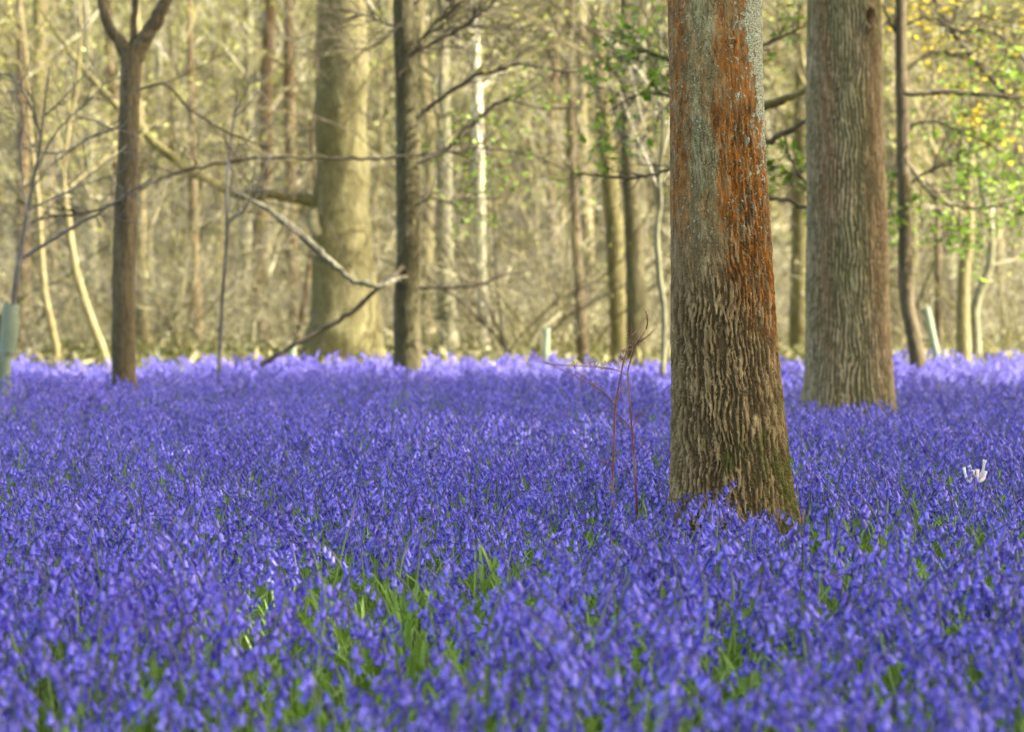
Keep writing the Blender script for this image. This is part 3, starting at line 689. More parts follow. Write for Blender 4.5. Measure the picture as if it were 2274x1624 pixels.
def guard(label, pieces, Y, stake=None):
    """pieces: runs of (px, py, width)"""
    p0 = at(pieces[0][0][0], pieces[0][0][1], Y)
    root = empty('tree_guard', (p0[0], p0[1], 0))
    tag(root, label, 'tree guard', 'pale green tree guards')
    for run in pieces:
        P, R = photo_path(run, Y, 8)
        if run is pieces[0]: P, R = to_ground(P, R, 1.0)
        b = Buf(); tubes(b, P, R, 20)
        # rolled rim and inner skin
        d = P[-1] - P[-2]; d /= np.linalg.norm(d)
        tubes(b, np.stack([P[-1] - d * .012, P[-1] - d * .006, P[-1], P[-1] - d * .006, P[-1] - d * .05]), np.array([1.0, 1.06, 1.03, .94, .93]) * R[-1], 20)
        b.build('sleeve', M['guard_plastic'], root)
    if stake:
        P, R = photo_path(stake, Y + .08, 6); P, R = to_ground(P, R, 1.0)
        b = Buf(); tubes(b, P, R, 4); b.build('stake', M['stake_wood'], root, False)
    return root
guard('pale green plastic tree guard in two stacked sleeves at the left edge', [[(11, 885, 30), (10, 840, 30), (9, 783, 31)], [(16, 782, 38), (21, 740, 38), (25, 676, 36)]], 13, [(-4, 900, 10), (-3, 800, 10), (2, 700, 10)])
guard('pale upright tree guard beyond the bluebells, left of the thin crooked trunk', [[(1210, 838, 17), (1211, 790, 17), (1213, 728, 17)]], 21, [(1201, 830, 7), (1201, 740, 7)])
guard('pale tree guard leaning over beside the dark leaning trunk on the right', [[(2082, 800, 17), (2070, 745, 17), (2056, 682, 16)]], 21.5)
guard('short pale tree guard tucked against the left foot of the beech', [[(644, 822, 18), (647, 795, 18), (650, 768, 17)]], 21)

# ------------------------------------------------------------------ copies of four bare trees for the far wood
def bare_tree(name, seed, h, r, bark, twig, lean):
    rng = np.random.RandomState(seed)
    n = 20; z = np.linspace(-.1, h, n)
    wob = np.cumsum(rng.normal(size=(n, 2)) * .05, 0); wob -= wob[0]
    P = np.stack([wob[:, 0] + lean * z * .1, wob[:, 1], z], -1)
    R = r * (1 - .8 * (np.maximum(z, 0) / h) ** .9); R[:2] *= [1.5, 1.15]
    root = empty(name)
    b = Buf(); rough_tube(b, P, R, 9, rng, .03); b.build('trunk', M[bark], root)
    crown_from(P[3:], R[3:], rng, 20, 2.6, 6, 1.3, 7, .7, M[twig], root, .05, .3, 1.0, (4, 3, 3), .3, M['bud_leaf'], 1500, .075)
    return root

def dup(root, loc, rz, sc):
    r = root.copy(); col.objects.link(r)
    r.location = loc; r.rotation_euler = (0, 0, rz); r.scale = (sc, sc, sc)
    for ch in root.children:
        c = ch.copy(); col.objects.link(c); c.parent = r
    return r

kinds = [bare_tree('bare_tree', 201, 11, .10, 'tan_bark', 'far_twig', .2), bare_tree('bare_tree', 202, 12, .14, 'grey_bark', 'pale_twig', -.3),
         bare_tree('bare_tree', 203, 10, .075, 'olive_bark', 'olive_twig', .5), bare_tree('bare_tree', 204, 12, .11, 'rust_bark', 'far_twig', -.1)]
rng = np.random.RandomState(77)
spots = []
tries = 0
while len(spots) < 46 and tries < 6000:
    tries += 1
    y = rng.uniform(31, 62); x = rng.uniform(-1, 1) * (y * .235 + .5)
    if all((x - a) ** 2 + (y - b) ** 2 > 2.2 for a, b in spots): spots.append((x, y))
for i, (x, y) in enumerate(sorted(spots, key=lambda s: s[1])):
    o = kinds[i] if i < 4 else dup(kinds[i % 4], (0, 0, 0), 0, 1)
    o.location = (x, y, float(ground_z(x, y))); o.rotation_euler = (0, 0, rng.uniform(0, 6.28)); s = rng.uniform(.75, 1.15); o.scale = (s, s, s)
    tag(o, 'bare blurred tree with pale budding twigs in the sunlit wood behind', 'tree', 'bare trees of the far sunlit wood')

# many-stemmed hazels whose bare shoots cross in front of the wood
def hazel(seed, twig1, twig2):
    rng = np.random.RandomState(seed)
    root = empty('hazel_shrub'); n = 7
    P = np.zeros((n, 9, 3)); P[:, 0, :2] = rng.normal(size=(n, 2)) * .12; P[:, 0, 2] = -.05
    v = rng.normal(size=(n, 3)) * .5; v[:, 2] = 1; v /= np.linalg.norm(v, axis=1, keepdims=True)
    ln = rng.uniform(2.5, 5.2, n)
    for j in range(1, 9):
        v = v + rng.normal(size=v.shape) * .16 + np.stack([v[:, 0], v[:, 1], 0 * v[:, 2]], -1) * .06; v /= np.linalg.norm(v, axis=1, keepdims=True)
        P[:, j] = P[:, j - 1] + v * (ln / 8)[:, None]
    R = rng.uniform(.007, .016, n)[:, None] * np.linspace(1, .3, 9)[None]
    for i in range(n):
        b = Buf(); tubes(b, P[i], R[i], 6); b.build('stem', M[twig1], root)
    b = Buf()
    P2, R2 = grow(rng, P, R, 11, 1.1, .75, .25, 7, .12, 1, .45, .16, .0035); tubes(b, P2, R2, 3)
    P3, R3 = grow(rng, P2, R2, 7, .5, .7, .15, 5, .15, 1, .6, .2, .0026); tubes(b, P3, R3, 3)
    q = P3[:, -1]; k = 420; q = q[rng.randint(0, len(q), k)] + rng.normal(size=(k, 3)) * .02
    leaves(b, q, .04 * rng.uniform(.6, 1.3, k), .026 * rng.uniform(.6, 1.2, k), rng, 1)
    b.build('crown', [M[twig2], M['bud_leaf']], root)
    return root
hz = [hazel(701, 'branch_bark', 'olive_twig'), hazel(702, 'olive_twig', 'grey_twig'), hazel(703, 'dark_twig', 'dark_twig'), hazel(704, 'olive_bark', 'pale_twig')]
rng = np.random.RandomState(78)
for i, (px, y) in enumerate([(70, 24), (400, 26), (1150, 25), (1225, 25), (560, 29), (180, 28), (2110, 27), (2250, 25), (1010, 31), (1250, 30), (-60, 27), (310, 31)]):
    o = hz[i] if i < 4 else dup(hz[i % 4], (0, 0, 0), 0, 1)
    xx = at(px, 700, y)[0]; sc = rng.uniform(.8, 1.15)
    o.location = (xx, y, float(ground_z(xx, y))); o.rotation_euler = (0, 0, rng.uniform(0, 6.28)); o.scale = (sc, sc, sc)
    tag(o, 'bare many-stemmed hazel with thin budding shoots just beyond the bluebells', 'shrub', 'bare hazels beyond the bluebells')

# ------------------------------------------------------------------ stuff of the sunlit wood
def thicket():
    rng = np.random.RandomState(5)
    b = Buf(); n = 2300
    y = 25.5 + 34 * rng.rand(n); x = (rng.rand(n) * 2 - 1) * (y * .25 + .6)
    P = np.zeros((n, 6, 3)); P[:, 0] = np.stack([x, y, ground_z(x, y) - .05], -1)
    v = rng.normal(size=(n, 3)) * .45; v[:, 2] = 1; v /= np.linalg.norm(v, axis=1, keepdims=True)
    ln = rng.uniform(.4, 1, n) * rng.choice([.9, 2.0, 4.2], n, p=[.34, .30, .36])
    big = ln > 2
    for j in range(1, 6):
        v = v + rng.normal(size=v.shape) * .33; v[:, 2] -= .05; v /= np.linalg.norm(v, axis=1, keepdims=True)
        P[:, j] = P[:, j - 1] + v * (ln / 5)[:, None]
    R = ((.006 + .006 * rng.rand(n)) * np.where(big, 1.5, 1))[:, None] * np.linspace(1, .4, 6)[None]
    tubes(b, P, R, 3, 0)
    P2, R2 = grow(rng, P, R, 5, .8, .8, .1, 5, .2, 1, .7, .2, .004); tubes(b, P2, R2, 3, 0)
    P3, R3 = grow(rng, P2, R2, 4, .45, .8, .1, 4, .2, 1, .8, .2, .003); tubes(b, P3, R3, 3, 1)
    q = P3.reshape(-1, 3); k = 26000; q = q[rng.randint(0, len(q), k)] + rng.normal(size=(k, 3)) * .04
    leaves(b, q, .055 * rng.uniform(.6, 1.6, k), .035 * rng.uniform(.6, 1.3, k), rng, 2)
    o = b.build('undergrowth', [M['far_twig'], M['pale_twig'], M['dry_far_leaf']])
    tag(o, 'tangled pale dry undergrowth of thin stems beyond the bluebells', 'undergrowth', kind='stuff')
    # low green growth
    b = Buf(); k = 24000
    y = 21 + 38 * rng.rand(k) ** 1.2; x = (rng.rand(k) * 2 - 1) * (y * .25 + .6)
    dens = pn(np.stack([x * .4, y * .25, np.full(k, 3.3)], -1)) + .25 * sstep(2, 6, x) + .1
    keep = dens > -.12; x, y = x[keep], y[keep]; k = len(x)
    z = ground_z(x, y) + .20 * rng.rand(k) ** 1.5
    leaves(b, np.stack([x, y, z], -1), rng.uniform(.08, .22, k), rng.uniform(.02, .06, k), rng, 0)
    o = b.build('ground_cover', [M['meadow_leaf']])
    tag(o, 'yellow-green low growth on the sunlit ground beyond the bluebells', 'ground cover', kind='stuff')
    # the far wood
    b = Buf(); n = 9000
    y = rng.uniform(50, 92, n); x = (rng.rand(n) * 2 - 1) * (y * .26 + 1)
    z = ground_z(x, y) + 11 * rng.rand(n)
    P = np.zeros((n, 5, 3)); P[:, 0] = np.stack([x, y, z], -1)
    v = rng.normal(size=(n, 3)); v[:, 2] = np.abs(v[:, 2]) * .8; v /= np.linalg.norm(v, axis=1, keepdims=True)
    ln = rng.uniform(.8, 2.6, n)
    for j in range(1, 5):
        v = v + rng.normal(size=v.shape) * .25; v /= np.linalg.norm(v, axis=1, keepdims=True)
        P[:, j] = P[:, j - 1] + v * (ln / 4)[:, None]
    R = rng.uniform(.012, .035, n)[:, None] * np.linspace(1, .4, 5)[None]
    tubes(b, P, R, 3, 0)
    P2, R2 = grow(rng, P, R, 4, 1.0, .8, .1, 4, .1, 1, .7, .2, .012); tubes(b, P2, R2, 3, 0)
    n = 260
    y = rng.uniform(52, 95, n); x = (rng.rand(n) * 2 - 1) * (y * .26 + 1); g = ground_z(x, y)
    P = np.stack([np.stack([x + a * (rng.rand(n) - .5) * .8, y, g - .3 + a * 13], -1) for a in np.linspace(0, 1, 6)], 1)
    tubes(b, P, rng.uniform(.08, .28, n)[:, None] * np.linspace(1, .4, 6)[None], 7, 1)
    q = P2.reshape(-1, 3); k = 60000; q = q[rng.randint(0, len(q), k)] + rng.normal(size=(k, 3)) * .3
    cl = pn(q * .35) > .02
    leaves(b, q[cl], rng.uniform(.1, .32, cl.sum()), rng.uniform(.08, .2, cl.sum()), rng, 2)
    leaves(b, q[~cl], rng.uniform(.1, .32, (~cl).sum()), rng.uniform(.08, .2, (~cl).sum()), rng, 3)
    o = b.build('distant_woods', [M['far_twig'], M['grey_bark'], M['far_leaf'], M['olive_leaf']])
    tag(o, 'far sunlit mass of bare and budding woodland', 'woods', kind='stuff')
thicket()

# ------------------------------------------------------------------ leafy trees beside the glade: their shade lies on the flowers
def shade_tree(loc, h, rad, zlo, seed, label, n=11500):
    rng = np.random.RandomState(seed)
    root = empty('evergreen_tree', (*loc, 0)); tag(root, label, 'tree')
    z = np.linspace(-.1, h, 14); P = np.stack([loc[0] + .1 * np.sin(z), loc[1] + 0 * z, z], -1); R = np.linspace(.24, .04, 14)
    b = Buf(); rough_tube(b, P, R, 12, rng, .03); b.build('trunk', M['brown_bark'], root)
    b = Buf()
    P1, R1 = grow(rng, P[None], R[None], 40, rad * .95, 1.2, .1, 6, zlo / h, 1, .35, .12, .01); tubes(b, P1, R1, 4)
    P2, R2 = grow(rng, P1, R1, 6, rad * .35, .9, .05, 4, .2, 1, .5, .2, .006); tubes(b, P2, R2, 3)
    q = np.concatenate([P2.reshape(-1, 3), P1[:, 2:].reshape(-1, 3)]); q = q[rng.randint(0, len(q), n)] + rng.normal(size=(n, 3)) * .22
    leaves(b, q, rng.uniform(.2, .42, n), rng.uniform(.14, .3, n), rng, 1)
    b.build('crown', [M['dark_twig'], M['shade_leaf']], root)
for args in [((6.4, -1.0), 10, 3.2, 3.2, 301, 'dense evergreen tree standing to the right of the viewpoint'),
             ((8.8, 2.6), 12, 3.6, 3.6, 302, 'tall dense evergreen in the middle of the row on the right'),
             ((8.4, 11.2), 11.5, 3.4, 3.6, 303, 'dense evergreen level with the sharp trunks, right of the glade'),
             ((7.4, 5.6), 10.5, 3.3, 3.4, 306, 'dense lower evergreen just ahead of the sharp trunks, right of the glade'),
             ((13.5, 7.5), 14, 3.8, 5.0, 304, 'tallest dense evergreen behind the row on the right'),
             ((12.0, -.8), 14, 3.8, 5.0, 305, 'dense evergreen farthest back to the right of the viewpoint')]:
    shade_tree(*args)

# ------------------------------------------------------------------ bluebells
def petal_mat(name, deep, mid, pale):
    m, nt, N, Lk = new_mat(name)
    t_ = attr(nt, 't')
    n1 = noise(nt, position(nt), 26, 2, .6)
    r = obj_random(nt)
    c = ramp(nt, t_, [(0, deep), (.5, mid), (1, pale)])
    n2 = noise(nt, position(nt), 47, 1, .5)
    c = mix(nt, math_(nt, 'MULTIPLY', math_(nt, 'SUBTRACT', r, .45), 1.3, True), c, (deep[0] * 1.5, deep[1] * 1.0, deep[2] * 1.0))
    c = mix(nt, math_(nt, 'MULTIPLY', math_(nt, 'SUBTRACT', .28, r), 2.2, True), c, (pale[0] * .58, pale[1] * .46, pale[2] * .88))
    n4 = noise(nt, position(nt), 3.1, 3, .6)
    c = mix(nt, math_(nt, 'MULTIPLY', math_(nt, 'SUBTRACT', n4, .50), 3.0, True), c, (deep[0] * 1.6, deep[1] * 1.6, deep[2] * 1.15))
    n3 = noise(nt, position(nt), 1.6, 2, .5)
    c = mix(nt, math_(nt, 'MULTIPLY', math_(nt, 'SUBTRACT', n3, .5), 2.5, True), c, (mid[0] * 1.5, mid[1] * 1.0, mid[2] * .95))
    c = mix(nt, math_(nt, 'MULTIPLY', math_(nt, 'SUBTRACT', n1, .47), 3.0, True), c, (pale[0] * .92, pale[1] * .72, pale[2] * .97))
    c = mix(nt, math_(nt, 'MULTIPLY', math_(nt, 'SUBTRACT', n2, .50), 2.4, True), c, (deep[0] * 1.5, deep[1] * .9, deep[2] * 1.15))
    finish(nt, c, .36, transl=.24, spec=.6)
    return m
M['petal'] = petal_mat('bluebell_petal', (.028, .016, .28), (.105, .086, .64), (.45, .44, .96))  # petal tones pushed apart to put shading contrast into the colour
m, nt, N, Lk = new_mat('bluebell_stalk')
c = ramp(nt, attr(nt, 't'), [(0, (.34, .42, .10)), (.5, (.23, .32, .08)), (.72, (.11, .12, .10)), (1, (.05, .028, .15))])
finish(nt, c, .5, transl=.15); M['stalk'] = m
m, nt, N, Lk = new_mat('bluebell_leaf')
n1 = noise(nt, position(nt), 14, 3, .6)
c = ramp(nt, n1, [(.3, (.07, .16, .012)), (.5, (.16, .29, .02)), (.7, (.32, .44, .06))])
c = mix(nt, math_(nt, 'MULTIPLY', obj_random(nt), .35), c, (.26, .31, .08))
finish(nt, c, .38, transl=.35, spec=.45); M['blade'] = m
M['white_petal'] = petal_mat('white_petal', (.62, .62, .52), (.76, .76, .66), (.82, .82, .74))

def bell_geo(s=1.0, bud=False):
    """one nodding six-lobed bell, mouth towards -Z"""
    seg = 12
    if bud: rings = [(0, .0010, 0), (-.003, .0024, 0), (-.008, .0027, 0), (-.012, .0016, 0), (-.014, .0003, 0)]
    else: rings = [(.0, .0012, 0), (-.0022, .0030, 0), (-.0070, .0038, 0), (-.0130, .0039, 0), (-.0172, .0047, 0), (-.0190, .0064, .0024), (-.0176, .0082, .0044)]
    V = []; T = []
    for k, (z, r, notch) in enumerate(rings):
        for i in range(seg):
            a = i / seg * 2 * math.pi; odd = i % 2
            rr = r * (.62 if (odd and notch) else 1); zz = z + (notch * .9 if odd else 0)
            if odd and notch: zz = min(zz, -.0150)
            V.append((rr * math.cos(a) * s, rr * math.sin(a) * s, zz * s)); T.append(k / (len(rings) - 1) * (1 if not bud else .3))
    Q = [(k * seg + i, k * seg + (i + 1) % seg, (k + 1) * seg + (i + 1) % seg, (k + 1) * seg + i) for k in range(len(rings) - 1) for i in range(seg)]
    return np.array(V), np.array(Q), np.array(T)

def blade_geo(rng, L, W, out, az):
    k = 7; t = np.linspace(0, 1, k)
    h = L * (t - .42 * out * t ** 2.2); d = L * out * .75 * t ** 1.7
    x = d * math.cos(az); y = d * math.sin(az)
    w = W * np.sin(np.clip(.18 + .82 * t, 0, 1) * math.pi) ** .6 * (1 - .3 * t); w[-1] = .0006
    side = np.array([-math.sin(az), math.cos(az), 0]); inn = np.array([math.cos(az), math.sin(az), 0])
    c = np.stack([x, y, h], -1)
    V = np.stack([c - side * w[:, None] / 2, c + (inn * .25 * w[:, None] - np.array([0, 0, .15]) * w[:, None]), c + side * w[:, None] / 2], 1).reshape(-1, 3)
    Q = [(j * 3 + e, j * 3 + e + 1, (j + 1) * 3 + e + 1, (j + 1) * 3 + e) for j in range(k - 1) for e in (0, 1)]
    return V, np.array(Q), np.repeat(t, 3)

def rot_to(direction, spin):
    """rotation that turns -Z to the direction"""
    d = Vector(direction).normalized()
    return (d.to_track_quat('-Z', 'Y') @ Euler((0, 0, spin)).to_quaternion()).to_matrix()

def plant_plan(seed):
    """stalk curve, bells (matrix, size, bud) and blades of one bluebell"""
    rng = np.random.RandomState(seed)
    H = rng.uniform(.25, .36); bend = rng.uniform(.5, 1.25)
    k = 12; s = np.linspace(0, 1, k)
    ang = np.where(s < .58, s * .12, .07 + ((s - .58) / .42) ** 1.5 * bend * 1.5)
    ds = H * 1.12 / (k - 1)
    P = np.zeros((k, 3))
    for j in range(1, k):
        P[j] = P[j - 1] + ds * np.array([math.sin(ang[j]), 0, math.cos(ang[j])])
    P[:, 1] = .008 * np.sin(s * 3 + rng.rand() * 6)
    R = np.interp(s, [0, .6, 1], [.0031, .0025, .0013])
    bells = []
    nb = rng.randint(8, 14)
    for i in range(nb):
        u = .54 + .46 * (i + .3) / nb; x = u * (k - 1); j = min(int(x), k - 2); f = x - j
        p = P[j] * (1 - f) + P[j + 1] * f
        az = rng.normal() * .9 + (rng.rand() < .25) * math.pi
        dirn = np.array([math.cos(az) * .38, math.sin(az) * .48, -1 + .15 * rng.rand()])
        if i == nb - 1: dirn = np.array([.6, .1, -.5])
        off = np.array([math.cos(az), math.sin(az), .5]) * .007
        bells.append((p, p + off, rot_to(dirn, rng.rand() * 3), rng.uniform(.98, 1.26) * (1.0 if i < nb - 2 else .8), i >= nb - 1 and rng.rand() < .7))
    blades = [(rng.uniform(.18, .30), rng.uniform(.009, .014), rng.uniform(.3, .95), rng.uniform(0, 6.28)) for _ in range(rng.randint(2, 4))]
    return rng, s, P, R, bells, blades

def stalk_buf(s, P, R, bells):
    b = Buf(); tubes(b, P, R, 5, 0, s)
    for p, q, _, _, _ in bells: tubes(b, np.array([p, (p + q) / 2 + [0, 0, .002], q]), np.array([.0008, .0007, .0008]), 3, 0, np.ones(3))
    return b

NVAR = 9
tmpl = bpy.data.collections.new('bluebell_kinds')
plans = [plant_plan(400 + i) for i in range(NVAR)]
for i, (rng, s, P, R, bells, blades) in enumerate(plans):
    b = stalk_buf(s, P, R, bells)
    for p, q, rot, sz, bud in bells:
        V, Q, T_ = bell_geo(sz, bud); b.add(V @ np.array(rot).T + q, Q, T_, 1)
    for bl in blades:
        V, Q, T_ = blade_geo(rng, *bl); b.add(V, Q, T_, 2)
    tmpl.objects.link(bpy.data.objects.new('bluebell_kind_%d' % i, b.mesh('bluebell_kind', [M['stalk'], M['petal'], M['blade']])))

tuft = bpy.data.collections.new('leaf_tuft_kinds')
for i in range(5):
    rng = np.random.RandomState(500 + i); b = Buf()
    for _ in range(7):
        V, Q, T_ = blade_geo(rng, rng.uniform(.13, .25), rng.uniform(.011, .019), rng.uniform(.12, .75), rng.uniform(0, 6.28))
        b.add(V + np.append(rng.normal(size=2) * .02, 0), Q, T_, 0)
    tuft.objects.link(bpy.data.objects.new('leaf_tuft_%d' % i, b.mesh('leaf_tuft', [M['blade']])))

# where they grow
rng = np.random.RandomState(9)
def scatter(density, y0, y1, side):
    """jittered points over the flower field"""
    cell = 1 / math.sqrt(density)
    ys = np.arange(y0, y1, cell); out = []
    for y in ys:
        w = side(y); xs = np.arange(-w, w, cell)
        out.append(np.stack([xs + rng.uniform(-.5, .5, len(xs)) * cell, y + rng.uniform(-.5, .5, len(xs)) * cell], -1))
    return np.concatenate(out)

def clearings(x, y):
    """1 = open green patch"""
    g = np.zeros_like(x)
    for cx, cy, rx, ry in ((-.29, 4.95, .17, .58), (-.04, 5.0, .18, .58), (.82, 6.0, .20, .55), (1.04, 6.1, .18, .50), (-.80, 3.15, .16, .30), (-.46, 3.0, .10, .25), (-1.48, 7.9, .10, .3), (.36, 3.6, .06, .25), (-.62, 5.9, .09, .4), (1.15, 9.4, .12, .5), (1.45, 7.6, .12, .4)):
        g = np.maximum(g, np.exp(-(((x - cx) / rx) ** 2 + ((y - cy) / ry) ** 2) ** 1.5))
    return g

pts = scatter(270, 2.25, 18.6, lambda y: .255 * y + 1.2)
x, y = pts[:, 0], pts[:, 1]
nz = pn(np.stack([x * 1.6, y * .9, np.zeros(len(x))], -1)) + .5 * pn(np.stack([x * 4.5, y * 2.5, np.ones(len(x))], -1))
prob = np.clip(.80 + .75 * nz, .16, 1) * (1 - .95 * clearings(x, y))
edge = 18.0 + .8 * pn(np.stack([x * .8, np.zeros(len(x)), np.zeros(len(x))], -1)) * 2
keep = (rng.rand(len(x)) < prob) & (y < edge)
def clear_of(cx, cy, r): return (x - cx) ** 2 + (y - cy) ** 2 > r * r
t1 = prof1(np.array([0.0])); t2 = prof2(np.array([0.0]))
keep &= clear_of(t1[0][0], D1, .18) & clear_of(t2[0][0], D2, .27)
pts = pts[keep]; x, y = pts[:, 0], pts[:, 1]
n = len(pts)
kind = rng.randint(0, NVAR, n); yaw = rng.uniform(0, 6.28, n); scl = rng.uniform(.64, .96, n) * (1 + .24 * pn(np.stack([x * .9, y * .6, np.full(n, 5.0)], -1)))
# shorter just in front of the sharp trunk, as in the photograph
near = np.exp(-(((x - t1[0][0] - .10) / .13) ** 2)) * sstep(5.5, 5.8, y) * (1 - sstep(6.3, 6.4, y)); scl = scl * (1 - .22 * near)
tilt = rng.normal(size=(n, 2)) * .15
zg = ground_z(x, y)

def carpet(name, coll, pts, zg, kind, yaw, tilt, scl):
    me = bpy.data.meshes.new(name)
    me.vertices.add(len(pts)); me.vertices.foreach_set('co', np.stack([pts[:, 0], pts[:, 1], zg], -1).astype(np.float32).ravel())
    a = me.attributes.new('turn', 'FLOAT_VECTOR', 'POINT'); a.data.foreach_set('vector', np.stack([tilt[:, 0], tilt[:, 1], yaw], -1).astype(np.float32).ravel())
    a = me.attributes.new('size', 'FLOAT', 'POINT'); a.data.foreach_set('value', scl.astype(np.float32))
    a = me.attributes.new('which', 'INT', 'POINT'); a.data.foreach_set('value', kind.astype(np.int32))
    o = bpy.data.objects.new(name, me); col.objects.link(o)
    ng = bpy.data.node_groups.new(name + '_growth', 'GeometryNodeTree')
    ng.interface.new_socket(name='Geometry', in_out='INPUT', socket_type='NodeSocketGeometry')
    ng.interface.new_socket(name='Geometry', in_out='OUTPUT', socket_type='NodeSocketGeometry')
    N = ng.nodes; L = ng.links
    gi = N.new('NodeGroupInput'); go = N.new('NodeGroupOutput'); iop = N.new('GeometryNodeInstanceOnPoints'); ci = N.new('GeometryNodeCollectionInfo')
    ci.inputs['Collection'].default_value = coll; ci.inputs['Separate Children'].default_value = True; ci.inputs['Reset Children'].default_value = True
    def named(nm, ty):
        q = N.new('GeometryNodeInputNamedAttribute'); q.data_type = ty; q.inputs['Name'].default_value = nm
        return next(s for s in q.outputs if s.enabled and s.name == 'Attribute')
    e = N.new('FunctionNodeEulerToRotation'); L.new(named('turn', 'FLOAT_VECTOR'), e.inputs[0])
    L.new(gi.outputs[0], iop.inputs['Points']); L.new(ci.outputs[0], iop.inputs['Instance'])
    iop.inputs['Pick Instance'].default_value = True
    L.new(named('which', 'INT'), iop.inputs['Instance Index']); L.new(e.outputs[0], iop.inputs['Rotation']); L.new(named('size', 'FLOAT'), iop.inputs['Scale'])
    L.new(iop.outputs[0], go.inputs[0])
    md = o.modifiers.new('growth', 'NODES'); md.node_group = ng
    return o

# the 280 nearest are things of their own
headz = zg + .29 * scl
inframe = (np.abs(x) < .205 * y) & ((.8 - headz) * F / y < 990)
order = np.argsort(y); order = order[inframe[order]][:280]
solo = np.zeros(n, bool); solo[order] = True
o = carpet('bluebell_carpet', tmpl, pts[~solo], zg[~solo], kind[~solo], yaw[~solo], tilt[~solo], scl[~solo])
tag(o, 'violet-blue carpet of bluebells spreading through the wood', 'bluebells', kind='stuff')

bell_me = None
def mesh_of(V, Q, T_, mats, name):
    b = Buf(); b.add(V, Q, T_); return b.mesh(name, mats)
BELL, BUD = mesh_of(*bell_geo(1.0), M['petal'], 'bell'), mesh_of(*bell_geo(1.0, True), M['petal'], 'bud')
plant_parts = []
for (rng_, s, P, R, bells, blades) in plans:
    parts = [('stalk', stalk_buf(s, P, R, bells).mesh('stalk', M['stalk']), Matrix.Identity(4))]
    for bl in blades[:2]: parts.append(('leaf', mesh_of(*blade_geo(rng_, *bl), M['blade'], 'leaf'), Matrix.Identity(4)))
    for p, q, rot, sz, bud in bells:
        parts.append(('bud' if bud else 'bell', BUD if bud else BELL, Matrix.LocRotScale(Vector(q), rot.to_quaternion(), Vector((sz, sz, sz)))))
    plant_parts.append(parts)
for i in order:
    r = empty('bluebell', (x[i], y[i], zg[i])); r.rotation_euler = (tilt[i, 0], tilt[i, 1], yaw[i]); r.scale = (scl[i],) * 3
    tag(r, 'blurred violet-blue bluebell in the near front of the flower carpet', 'bluebell', 'blurred bluebells nearest the viewer')
    for nm, me, mx in plant_parts[kind[i]]:
        c = bpy.data.objects.new(nm, me); col.objects.link(c); c.parent = r; c.matrix_local = mx

# leaf tufts between the stalks
rng = np.random.RandomState(19)
lp = scatter(70, 2.2, 18.6, lambda y: .255 * y + 1.2)
g = clearings(lp[:, 0], lp[:, 1])
kp = rng.rand(len(lp)) < .42 + .6 * g
kp &= ((lp[:, 0] - t1[0][0]) ** 2 + (lp[:, 1] - D1) ** 2 > .032) & ((lp[:, 0] - t2[0][0]) ** 2 + (lp[:, 1] - D2) ** 2 > .08)
lp = lp[kp]; n2 = len(lp)
o = carpet('bluebell_foliage', tuft, lp, ground_z(lp[:, 0], lp[:, 1]), rng.randint(0, 5, n2), rng.uniform(0, 6.28, n2), rng.normal(size=(n2, 2)) * .08, rng.uniform(.7, 1.1, n2))
tag(o, 'green strap leaves filling the gaps between the bluebells', 'leaves', kind='stuff')

# ------------------------------------------------------------------ small things
def crop5(cx, cy): return ((1640 + cx / 2.4234) * .7103, (950 + cy / 2.4238) * .7103)
m, nt, N, Lk = new_mat('dead_stem')
finish(nt, ramp(nt, noise(nt, position(nt), 9, 3, .6), [(.35, (.13, .035, .022)), (.5, (.20, .065, .04)), (.68, (.32, .17, .10))]), .7); M['dead_stem'] = m
m, nt, N, Lk = new_mat('dry_leaf')
finish(nt, ramp(nt, noise(nt, position(nt), 20, 3, .6), [(.35, (.15, .07, .035)), (.65, (.36, .20, .10))]), .8, transl=.2); M['dry_leaf'] = m

def dead_stalk(label, Y, main, side, tufts, seed):
    rng = np.random.RandomState(seed)
    def path(c, w0, w1, n):
        P = np.array([at(*crop5(*p), Y) for p in c]); P[:, 1] += np.linspace(0, .06, len(P)) * rng.uniform(-1, 1)
        return spline(P, n), np.linspace(w0, w1, n)
    P, R = path(main, .0032, .0014, 30)
    P = np.vstack([[P[0][0], P[0][1], -.03], P]); R = np.concatenate([[.0036], R])
    root = empty('dead_stalk', (P[0][0], P[0][1], 0)); tag(root, label, 'dead plant')
    b = Buf(); tubes(b, P, R, 6); b.build('stem', M['dead_stem'], root)
    for c in side:
        P, R = path(c, .0020, .0008, 18)
        b = Buf(); tubes(b, P, R, 5)
        P2, R2 = grow(rng, P[None], R[None], 5, .018, .9, .2, 3, .3, 1, .8, .3, .0006); tubes(b, P2, R2, 3)
        b.build('branch', M['dead_stem'], root)
    for (cx, cy) in tufts:
        b = Buf(); q = at(*crop5(cx, cy), Y) + rng.normal(size=(9, 3)) * [.008, .006, .009]
        leaves(b, q, rng.uniform(.004, .011, 9), rng.uniform(.003, .006, 9), rng)
        b.build('withered_leaf', M['dry_leaf'], root)
dead_stalk('dead reddish stalk with a long branch arching left, left of its twin', 6.6,
           [(667, 1480), (664, 1330), (668, 1180), (676, 950), (683, 770), (715, 580), (745, 425), (775, 320), (806, 232)],
           [[(683, 770), (640, 710), (590, 660), (500, 605), (410, 557), (300, 505), (200, 455), (120, 420), (42, 380)], [(690, 765), (715, 690), (745, 630), (772, 575)], [(655, 1230), (610, 1195), (555, 1168)], [(745, 425), (728, 405), (712, 392)], [(806, 235), (810, 190), (800, 150), (796, 125)], [(800, 250), (840, 212), (893, 170)]],
           [(585, 660), (540, 620), (510, 590), (415, 550), (735, 390), (800, 240)], 21)
